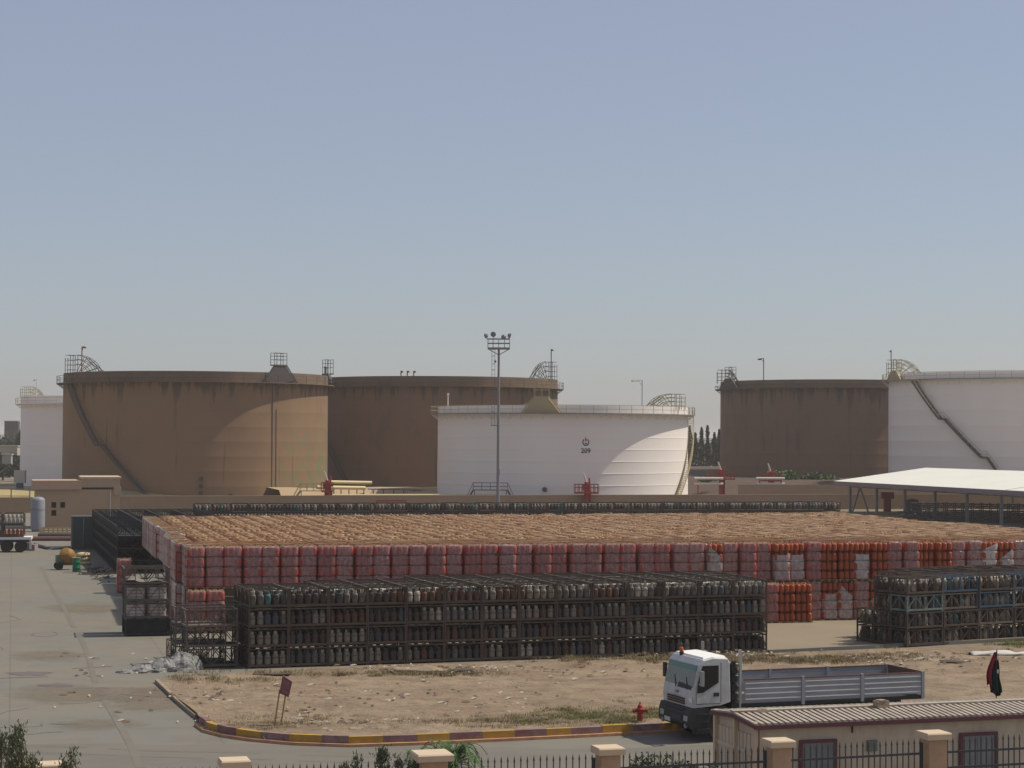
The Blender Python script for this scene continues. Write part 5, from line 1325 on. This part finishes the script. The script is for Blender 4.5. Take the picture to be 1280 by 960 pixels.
q=MB(); q.box(B1-.02,.06,BZ0,B1+.03,TWD-.06,BZ1); q.box(B1-.03,.05,BZ1,B1+.04,TWD-.05,BZ1+.03); q.build('tailboard',M['rust'],truck)
q=MB()
for y in(.15,TWD-.4): q.box(B1-.25,y,.85,B1-.15,y+.3,1.0)
q.build('tail_lamp',M['kred'],truck)

# ------------------------------------------------------------------ cabin
SA=R(17.5); s0=at(946,905,2.6); SO=Vector((s0.x,s0.y,0)); SL,SW,SE,SR=12.5,2.75,2.6,2.71
cab=empty('site_cabin',SO,SA); tag(cab,'long cream site cabin with ribbed low roof and maroon trim','cabin')
q=MB(); q.box(0.04,.04,.2,SL,SW-.04,SE-.03); q.build('wall',M['cabin'],cab)
q=MB(); 
for k in range(11): q.box(.0,.2+k*.24,.3,.037,.4+k*.24,SE-.35)
q.box(-.02,.06,SE-.9,.036,SW-.06,SE-.78); q.build('end_panel',M['cabin'],cab)
q=MB()
for y in(-.03,SW*.47,SW-.1): q.box(-.09,y,0,.03,y+.13,SE+.05 if y else SE)
q.build('corner_post',M['pillcap'],cab)
q=MB(); q.box(0,-.02,.2,.07,.038,SE-.05); q.build('edge_trim',M['maroon'],cab)
# roof: two slopes with trapezoid ribs
for side in(0,1):
    q=MB(); n=int((SL+.3)/.19); 
    for i in range(n):
        x0=-.12+i*.19; rib=.1
        y0,y1=(-.14,SW/2) if side==0 else (SW+.14,SW/2); z0,z1=SE-.02,SR
        a=[(x0,y0,z0+.05),(x0+rib,y0,z0+.05),(x0+rib,y1,z1+.05),(x0,y1,z1+.05)]; b=[(x,y,z-.06) for x,y,z in a]
        q.mi=0; q.add(a+b,[(0,1,2,3),(0,4,5,1),(1,5,6,2),(3,7,4,0)])
        q.mi=1; q.add([(x0+rib,y0,z0),(x0+.19,y0,z0),(x0+.19,y1,z1),(x0+rib,y1,z1)],[(0,1,2,3)])
    q.build('roof_sheet',[M['cabinroof'],M['roofgap']],cab)
q=MB(); q.bar((-.13,SW/2,SR+.06),(SL+.1,SW/2,SR+.06),.26,.05); q.build('ridge_cap',M['cabinroof'],cab)
q=MB(); q.box(-.12,-.15,SE-.14,SL+.1,-.1,SE-.025); q.bar((-.12,-.15,SE-.06),(-.12,SW/2,SR-.06),.07,.1); q.bar((-.12,SW+.15,SE-.06),(-.12,SW/2,SR-.06),.07,.1); q.build('fascia',M['maroon'],cab)
def wx(px): # x along the cabin front for a photo column
    best=min(range(0,1250),key=lambda i:abs(proj(loc2(SO,i*.01,0,SA,1.8))[0]-px)); return best*.01
for k,(pa,pb) in enumerate([(1003,1042),(1203,1243)]):
    xa,xb=wx(pa),wx(pb); z1=2.02; z0=.98
    q=MB(); t=.09; 
    q.box(xa-t,-.05,z1,xb+t,.02,z1+t); q.box(xa-t,-.05,z0-t,xb+t,.02,z0); q.box(xa-t,-.048,z0,xa,.02,z1); q.box(xb,-.048,z0,xb+t,.02,z1)
    w_=q.build('window',M['maroon'],cab); w_['label']='window nearest the cabin corner' if k==0 else 'window farther along the cabin front'
    q=MB(); q.box(xa,-.015,z0,xb,.025,z1); q.build('pane',M['pglass'],w_); q=MB(); q.box(xa+.001,-.03,z1-.05,xb-.001,.0,z1-.001); q.box((xa+xb)/2-.03,-.03,z0,(xa+xb)/2+.03,.0,z1-.05); q.box(xa+.001,-.03,z0,xa+.05,.0,z1-.05); q.build('sash',M['greysteel'],w_)
xa=wx(1084); q=MB(); q.box(xa,-.0,1.72,xa+.3,.05,2.02)
q.box(xa,-.02,1.72,xa+.3,.03,2.02); q.build('vent_plate',mat('grey_green_plate',(.16,.18,.15),.8),cab)
q=MB(); x=wx(1065); q.box(x,-.02,2.25,x+.03,.03,2.47); q.build('cable_stub',M['iron'],cab)
# brick and rag on the roof
p=loc2(SO,wx(1119)+.2,1.2,SA,SR+.02); q=MB(); q.box(-.2,-.12,0,.2,.12,.2); q.box(-.14,-.14,.2,.1,.1,.23); tag(q.build('concrete_block',M['stone'],loc=p,rz=SA+.2),'small concrete block lying on the cabin roof','block')
p=loc2(SO,.75,1.3,SA,SR-.03); q=MB(); q.lathe([(0,0),(.36,.01),(.3,.07),(.14,.12),(0,.13)],14); q.v=[(x*(1+.3*mn.noise(Vector((x*5,y*5,1)))),y*.6,z*(1+.5*mn.noise(Vector((x*6,y*6,3))))) for x,y,z in q.v]; tag(q.build('rag_bundle',mat('brown_rag',(.2,.15,.1),.95,(.1,.08,.06),9,.7),loc=p,rz=SA),'crumpled brown rag lying near the roof end of the cabin','rag')
# flag on the rear roof edge
fb=atd(1242,870,SO.y+6.9); fl=empty('flag',Vector((fb.x,fb.y,2.55)),0); tag(fl,'furled red, black and green flag hanging on a short pole behind the cabin roof','flag')
ps=F/fb.y; ph=(868-815)/ps
q=MB(); q.tube((.04,0,-2.5),(.1,0,ph+.08),.018,8); q.build('pole',M['iron'],fl)
def fold(x0,x1,z0,z1,m,name,ph_):
    q=MB(); N1,N2=12,14; vs=[]
    for i in range(N1+1):
        for j in range(N2+1):
            f,g=i/N1,j/N2; z=z1+(z0-z1)*f; w=.25+.75*math.sin(min(1,f*1.25)*math.pi*.62); x=.1+(x0+(x1-x0)*g)*w+.02*math.sin(f*6+ph_); y=.07*math.sin(g*9+ph_)*(.3+f)
            vs.append((x,y,z+.06*math.sin(g*5+ph_)*f))
    q.add(vs,[(i*(N2+1)+j,(i+1)*(N2+1)+j,(i+1)*(N2+1)+j+1,i*(N2+1)+j+1) for i in range(N1) for j in range(N2)])
    o=q.build(name,m,fl,smooth=True); o.modifiers.new('s','SOLIDIFY').thickness=.008
fold(-.3,-.08,.25,ph,M['cloth_r'],'red_stripe',0); fold(-.2,.09,.0,ph*.82,M['cloth_k'],'black_stripe',1.2); fold(-.03,.13,.05,ph*.5,M['cloth_g'],'green_stripe',2.2)
q=MB(); q.lathe([(.0,-.004),(.025,-.003),(.03,.003)],12,c=(.11,-.09,ph*.55),axis='y'); q.v=[(x,y,z+ (z-ph*.55)*1.3) for x,y,z in q.v]; q.build('white_crescent',M['cloth_w'],fl)

# ------------------------------------------------------------------ sign, hydrant, debris
sb0=on_lot(347,908); sb0.z=.12; s_=F/sb0.y; sg=empty('sign_board',sb0,R(0)); tag(sg,'leaning maroon board on two thin mustard legs in the sand','sign')
ln=.2; hh=(908-844)/s_
q=MB(); q.bar((-.12,0,-.05),(-.12+ln*.9,.05,hh*.72),.05); q.build('leg',M['signleg'],sg); q=MB(); q.bar((.1,.0,-.05),(.1+ln*.95,.05,hh*.72),.05); q.build('leg',M['signleg'],sg)
q=MB(); q.prism([(.06,hh*.66),(.38,hh*.58),(.5,hh*.88),(.17,hh*1.0)],-.06,.08,'y'); q.build('board',M['signm'],sg)
q=MB(); q.prism([(.11,hh*.69),(.36,hh*.625),(.45,hh*.86),(.19,hh*.955)],-.066,-.062,'y'); q.build('board_face',mat('faded_sign_print',(.2,.075,.08),.7,(.28,.16,.16),9,.6),sg)
hb=on_lot(800,903); hy=empty('fire_hydrant',Vector((hb.x,hb.y,.1)),R(10)); hy.scale=(.95,.95,1.1); tag(hy,'red fire hydrant with side caps in the grass near the truck','hydrant')
q=MB(); q.lathe([(.17,0),(.17,.05),(.11,.07),(.105,.42),(.14,.44),(.14,.48),(.11,.5),(.1,.56),(.06,.62),(.03,.64),(.03,.7),(0,.71)],16); q.build('barrel',M['kred'],hy,smooth=True)
for d in((-1,0),(1,0),(0,-1)):
    q=MB(); q.tube((d[0]*.08,d[1]*.08,.42),(d[0]*.26,d[1]*.26,.42),.055,10); q.tube((d[0]*.22,d[1]*.22,.42),(d[0]*.28,d[1]*.28,.42),.075,10); q.build('outlet_cap',M['kred'],hy)
q=MB(); q.box(-.35,-.25,-.02,.35,.25,.04); q.build('footing',M['stone'],hy)
# white sheet lying on the lot, right
def crump(px,py,w,d,h,m,label,name='plastic_sheet',z=.15,rz=0):
    q=MB(); N1,N2=16,8; vs=[]
    for i in range(N1+1):
        for j in range(N2+1):
            x=(i/N1-.5)*w; y=(j/N2-.5)*d*(1-.5*abs(i/N1-.5)); vs.append((x,y,h*(.5+.8*mn.noise(Vector((x*1.3,y*2.4,px)))) * (1-(2*j/N2-1)**2*.8)))
    q.add(vs,[(i*(N2+1)+j,(i+1)*(N2+1)+j,(i+1)*(N2+1)+j+1,i*(N2+1)+j+1) for i in range(N1) for j in range(N2)])
    o=q.build(name,m,None,True,at(px,py,z),rz); o.modifiers.new('s','SOLIDIFY').thickness=.01; tag(o,label,'sheet')
crump(1245,818,2.6,.9,.28,M['cloth_w'],'crumpled white sheet lying on the sand at right',z=.1,rz=R(8))
crump(1190,827,1.1,.5,.12,M['litterm'],'dark scrap with bluish tint on the sand at right','dark_rag')
crump(525,838,2.4,.9,.25,M['stone'],'pale heap of rubble sheets at the foot of the long cage stack','rubble_sheet')
crump(446,912,.5,.35,.14,M['stone'],'pale slab of broken concrete by the kerb','concrete_slab')
crump(570,838,1.9,.6,.14,M['litterm'],'dark flattened sheet at the foot of the long cage stack','dark_sheet')
crump(478,912,.4,.3,.2,M['stone'],'small pale stone lump near the kerb middle','stone_lump')
crump(340,843,1.6,.4,.12,M['litterm'],'dark scrap strip near the left end of the cage stack','scrap_strip')
for k,(px,py) in enumerate([(795,816),(1090,716)]):
    pass
# thin white pipe line / slab edge at the right pad
q=MB(); a,b=at(960,817),at(1300,800); q.bar(a+Vector((0,0,.09)),b+Vector((0,0,.09)),.25,.18); tag(q.build('pad_edge',M['yard']),kind='structure')
q=MB(); q.add([at(955,815)+Vector((0,0,.008)),at(1300,797)+Vector((0,0,.008)),at(1330,760)+Vector((0,0,.008)),at(945,778)+Vector((0,0,.008))],[(0,1,2,3)]); tag(q.build('pale_pad',mat('pale_pad_concrete',(.255,.205,.14),.9,(.21,.168,.118),.3,.6)),kind='structure')

# ------------------------------------------------------------------ foreground fence
PA=R(15.7)
pil=[(60,953.5,.62),(293,948.5,.66),(540,940,.84),(760,933,.64),(973,924,.64),(1167,914.5,.66),(1352,906,.66)]
def pillar_at(px,py):
    ph=R(15.7); d=7.1
    p=at(px,py,10.3-d); return p
pp=[]
for k,(px,py,w) in enumerate(pil):
    p=pillar_at(px,py); z=3.2; pp.append(p)
    root=empty('fence_pillar',Vector((p.x,p.y,0)),PA); lab=['peach pillar between conifers at lower left','peach fence pillar left of the green palm bush','widest peach fence pillar before the palm bush','peach fence pillar in front of the road left of truck','peach fence pillar before the cabin corner','peach fence pillar before the cabin front','peach fence pillar beyond the right edge'][k]
    tag(root,lab,'pillar','fence pillars in the foreground')
    q=MB(); h=w*.36; q.box(-h,-h,0,h,h,z-.16); q.build('shaft',M['pill'],root)
    q=MB(); c=w/2; q.box(-c,-c,z-.16,c,c,z-.03); t=c*.94
    q.add([(-c,-c,z-.03),(c,-c,z-.03),(c,c,z-.03),(-c,c,z-.03),(-t,-t,z),(t,-t,z),(t,t,z),(-t,t,z)],[(4,5,6,7),(0,1,5,4),(1,2,6,5),(2,3,7,6),(3,0,4,7)]); q.build('cap',M['pillcap'],root)
pk=MB(); pk.box(-.011,-.011,.5,.011,.011,2.92); pk.add([(-.02,-.02,2.92),(.02,-.02,2.92),(.02,.02,2.92),(-.02,.02,2.92),(0,0,3.06)],[(0,1,4),(1,2,4),(2,3,4),(3,0,4),(0,3,2,1)]); pk_me=pk.mesh('picket',M['iron'])
ext=[pp[0]*2-pp[1]]+pp
for k in range(len(ext)-1):
    a,b=ext[k],ext[k+1]; d=b-a; L=Vector((d.x,d.y)).length; ang=math.atan2(d.y,d.x); root=empty('fence_panel',Vector((a.x,a.y,0)),ang)
    tag(root,['black iron spiked fence panel at the lower left corner','black iron spiked fence panel below the road at left','black iron spiked fence panel left of the widest pillar','black iron spiked fence panel right of the palm bush','black iron spiked fence panel in front of the truck','black iron spiked fence panel before the first cabin window','black iron spiked fence panel at right before the second cabin window'][k],'fence panel','iron fence panels')
    for z in(2.28,2.66,.75):
        q=MB(); q.box(.3,-.022,z,L-.3,.022,z+.05); q.build('rail',M['iron'],root)
    n=int((L-.7)/.155)
    for i in range(n+1): put('picket',pk_me,root,(.38+(L-.76)*i/n,0,random.uniform(-.01,.01)),0)
    q=MB(); q.box(L-.37,-.03,.3,L-.31,.03,2.95); q.build('end_post',M['iron'],root)
    # low plinth
    q=MB(); q.box(.22,-.15,0,L-.22,.15,.5); q.build('plinth',M['pill'],root)

# foreground plants
def conifer(px,py,D,h,w,label,m='leafg',n=2400,name='conifer'):
    t=atd(px,py,D); root=empty(name,Vector((t.x,D,t.z-h))); tag(root,label,'tree')
    zz=t.z-h
    if zz>0: root.location.z=0; h=t.z
    q=MB(); q.tube((0,0,0),(0,0,h*.97),.09,8,.015); q.build('trunk',M['bark'],root)
    lo=max(0,h-2.6); br=[]
    q=MB(); qb=MB()
    for k in range(38):
        f=random.random(); z=lo+(h-lo)*f*.97; L=w*(1-f)**.75*random.uniform(.6,1.1)+.08; a=random.random()*6.28; rise=random.uniform(.35,.9)
        e=Vector((L*math.cos(a),L*math.sin(a),z+L*rise)); s=Vector((0,0,z)); qb.tube(s,e,.014,5,.006)
        for _ in range(n//38):
            g=random.random()**.6; p=s.lerp(e,g*1.05); sp=.085+.03*random.random(); p+=Vector((random.gauss(0,sp*.6),random.gauss(0,sp*.6),random.gauss(0,sp*.8)))
            dd=Vector((random.gauss(0,.4),random.gauss(0,.4),1)).normalized(); c=dd.cross(Vector((random.gauss(0,1),random.gauss(0,1),.1))).normalized(); l=random.uniform(.05,.1)
            q.add([p-c*.018,p+c*.018,p+dd*l+c*.006,p+dd*l-c*.006],[(0,1,2,3)])
    qb.build('branch',M['bark'],root); q.build('crown',M[m],root)
conifer(27,908,40,4.5,.72,'grey green young conifer at the lower left corner','leafp',4200)
conifer(2,922,41,4.2,.6,'brownish conifer tip cut by the left edge','leafp',1500)
conifer(89,936,42,3.95,.34,'thin twiggy conifer right of the lower left pillar','leafp',1100)
conifer(82,950,42.5,3.6,.3,'dark little conifer beside the lower left pillar','leafd',1200)
def palmbush(px,py,D,w,label,n=60):
    t=atd(px,py,D); root=empty('palm_bush',Vector((t.x,D,0))); tag(root,label,'palm'); z=t.z-.75
    q=MB(); q.tube((0,0,0),(0,0,z),.14,9,.1); q.build('trunk',M['bark'],root)
    q=MB()
    for k in range(n):
        a=random.random()*6.28; L=random.uniform(.6,1)*w; up=random.uniform(.2,1.1); pr=None
        for i in range(7):
            f=i/6; p=Vector((L*f*math.cos(a),L*f*math.sin(a),z+up*math.sin(f*2.2)*.72-.25*f*f))
            if pr is not None:
                d=(p-pr).normalized(); s=d.cross(Vector((0,0,1))).normalized(); q.bar(pr,p,.012)
                for sd in(-1,1):
                    for u in(.2,.5,.8):
                        o=pr.lerp(p,u); tip=o+s*sd*.2*(1-.6*f)+d*.16+Vector((0,0,random.uniform(-.04,.04))); q.add([o-d*.015,o+d*.015,tip],[(0,1,2)])
            pr=p
    q.build('crown',M['leafb'],root)
palmbush(562,924,47.5,.95,'green feathery palm bush behind the widest pillar',70)
palmbush(520,934,47.5,.6,'smaller green palm bush left of the widest pillar',36)
for k,(px,py,w,h) in enumerate([(478,937,.75,1.0),(447,944,.6,.9),(433,946,.4,.7),(497,949,.35,.6)]):
    conifer(px,py,46.6,10.3-(py-548)*46.6/F,w*.35,['dense dark conifer left of the palm bush','twiggy olive shrub left of the dense conifer','thin shrub at the left of the shrub group','small dark shoot between conifer and wide pillar'][k],'leafg' if k else 'leafg',1700 if k==0 else 900,'shrub')
for k,(px,py,w) in enumerate([(815,942,1.2),(850,946,1.1),(880,950,.9)]):
    bushy(px,py,49.5,w*1.1,1.3,['dark leafy shrub behind the fence left of the truck','dark shrub below the truck front','low dark shrub next to the cabin corner'][k],'leafg',1500,.1,'shrub')

# ------------------------------------------------------------------ haze
hz=MB(); hz.box(-4200,-260,-1.03,4200,4400,24.5); hm=bpy.data.materials.new('haze'); hm.use_nodes=True; N=hm.node_tree.nodes
for n_ in list(N):
    if n_.type!='OUTPUT_MATERIAL': N.remove(n_)
pv=N.new('ShaderNodeVolumePrincipled'); pv.inputs['Color'].default_value=(1,.97,.93,1); pv.inputs['Density'].default_value=.00018; pv.inputs['Anisotropy'].default_value=.2
hm.node_tree.links.new(pv.outputs[0],N['Material Output'].inputs['Volume']) if 'Material Output' in N else None
hm.cycles.homogeneous_volume=True
tag(hz.build('haze',hm),'thin dusty haze in the air over the depot',None,kind='stuff')

# ------------------------------------------------------------------ light
SUN_AZ,SUN_EL=R(14),R(55)
S=Vector((math.cos(SUN_EL)*math.cos(SUN_AZ),math.cos(SUN_EL)*math.sin(SUN_AZ),math.sin(SUN_EL)))
sl=bpy.data.lights.new('sun','SUN'); sl.energy=4.1; sl.angle=R(.55); sl.color=(1,.93,.8); so=bpy.data.objects.new('sun',sl); C.objects.link(so)
so.rotation_euler=S.to_track_quat('Z','Y').to_euler()
w=bpy.data.worlds.new('World'); scene.world=w; w.use_nodes=True; N=w.node_tree.nodes; L=w.node_tree.links
sky=N.new('ShaderNodeTexSky'); sky.sky_type='NISHITA'; sky.sun_disc=False; sky.sun_elevation=SUN_EL; sky.sun_rotation=math.pi/2-SUN_AZ
sky.altitude=0; sky.air_density=1.0; sky.dust_density=.9; sky.ozone_density=4
bg=N['Background']; bg.inputs['Strength'].default_value=.1
# thin even high haze over the clear sky
hv=N.new('ShaderNodeVectorMath'); hv.operation='MULTIPLY_ADD'; hv.inputs[1].default_value=(.55,.55,.55); hv.inputs[2].default_value=(1.93,1.86,2.1)
L.new(sky.outputs[0],hv.inputs[0]); L.new(hv.outputs[0],bg.inputs['Color'])
scene.view_settings.view_transform='Standard'; scene.view_settings.look='None'; scene.view_settings.gamma=1; scene.view_settings.exposure=0
scene.view_settings.use_curve_mapping=False
scene.cycles.max_bounces=6; scene.cycles.transparent_max_bounces=16; scene.cycles.volume_bounces=1
try: scene.cycles.use_denoising=True
except Exception: pass
print('bundles',NIND,'objects',len(bpy.data.objects))
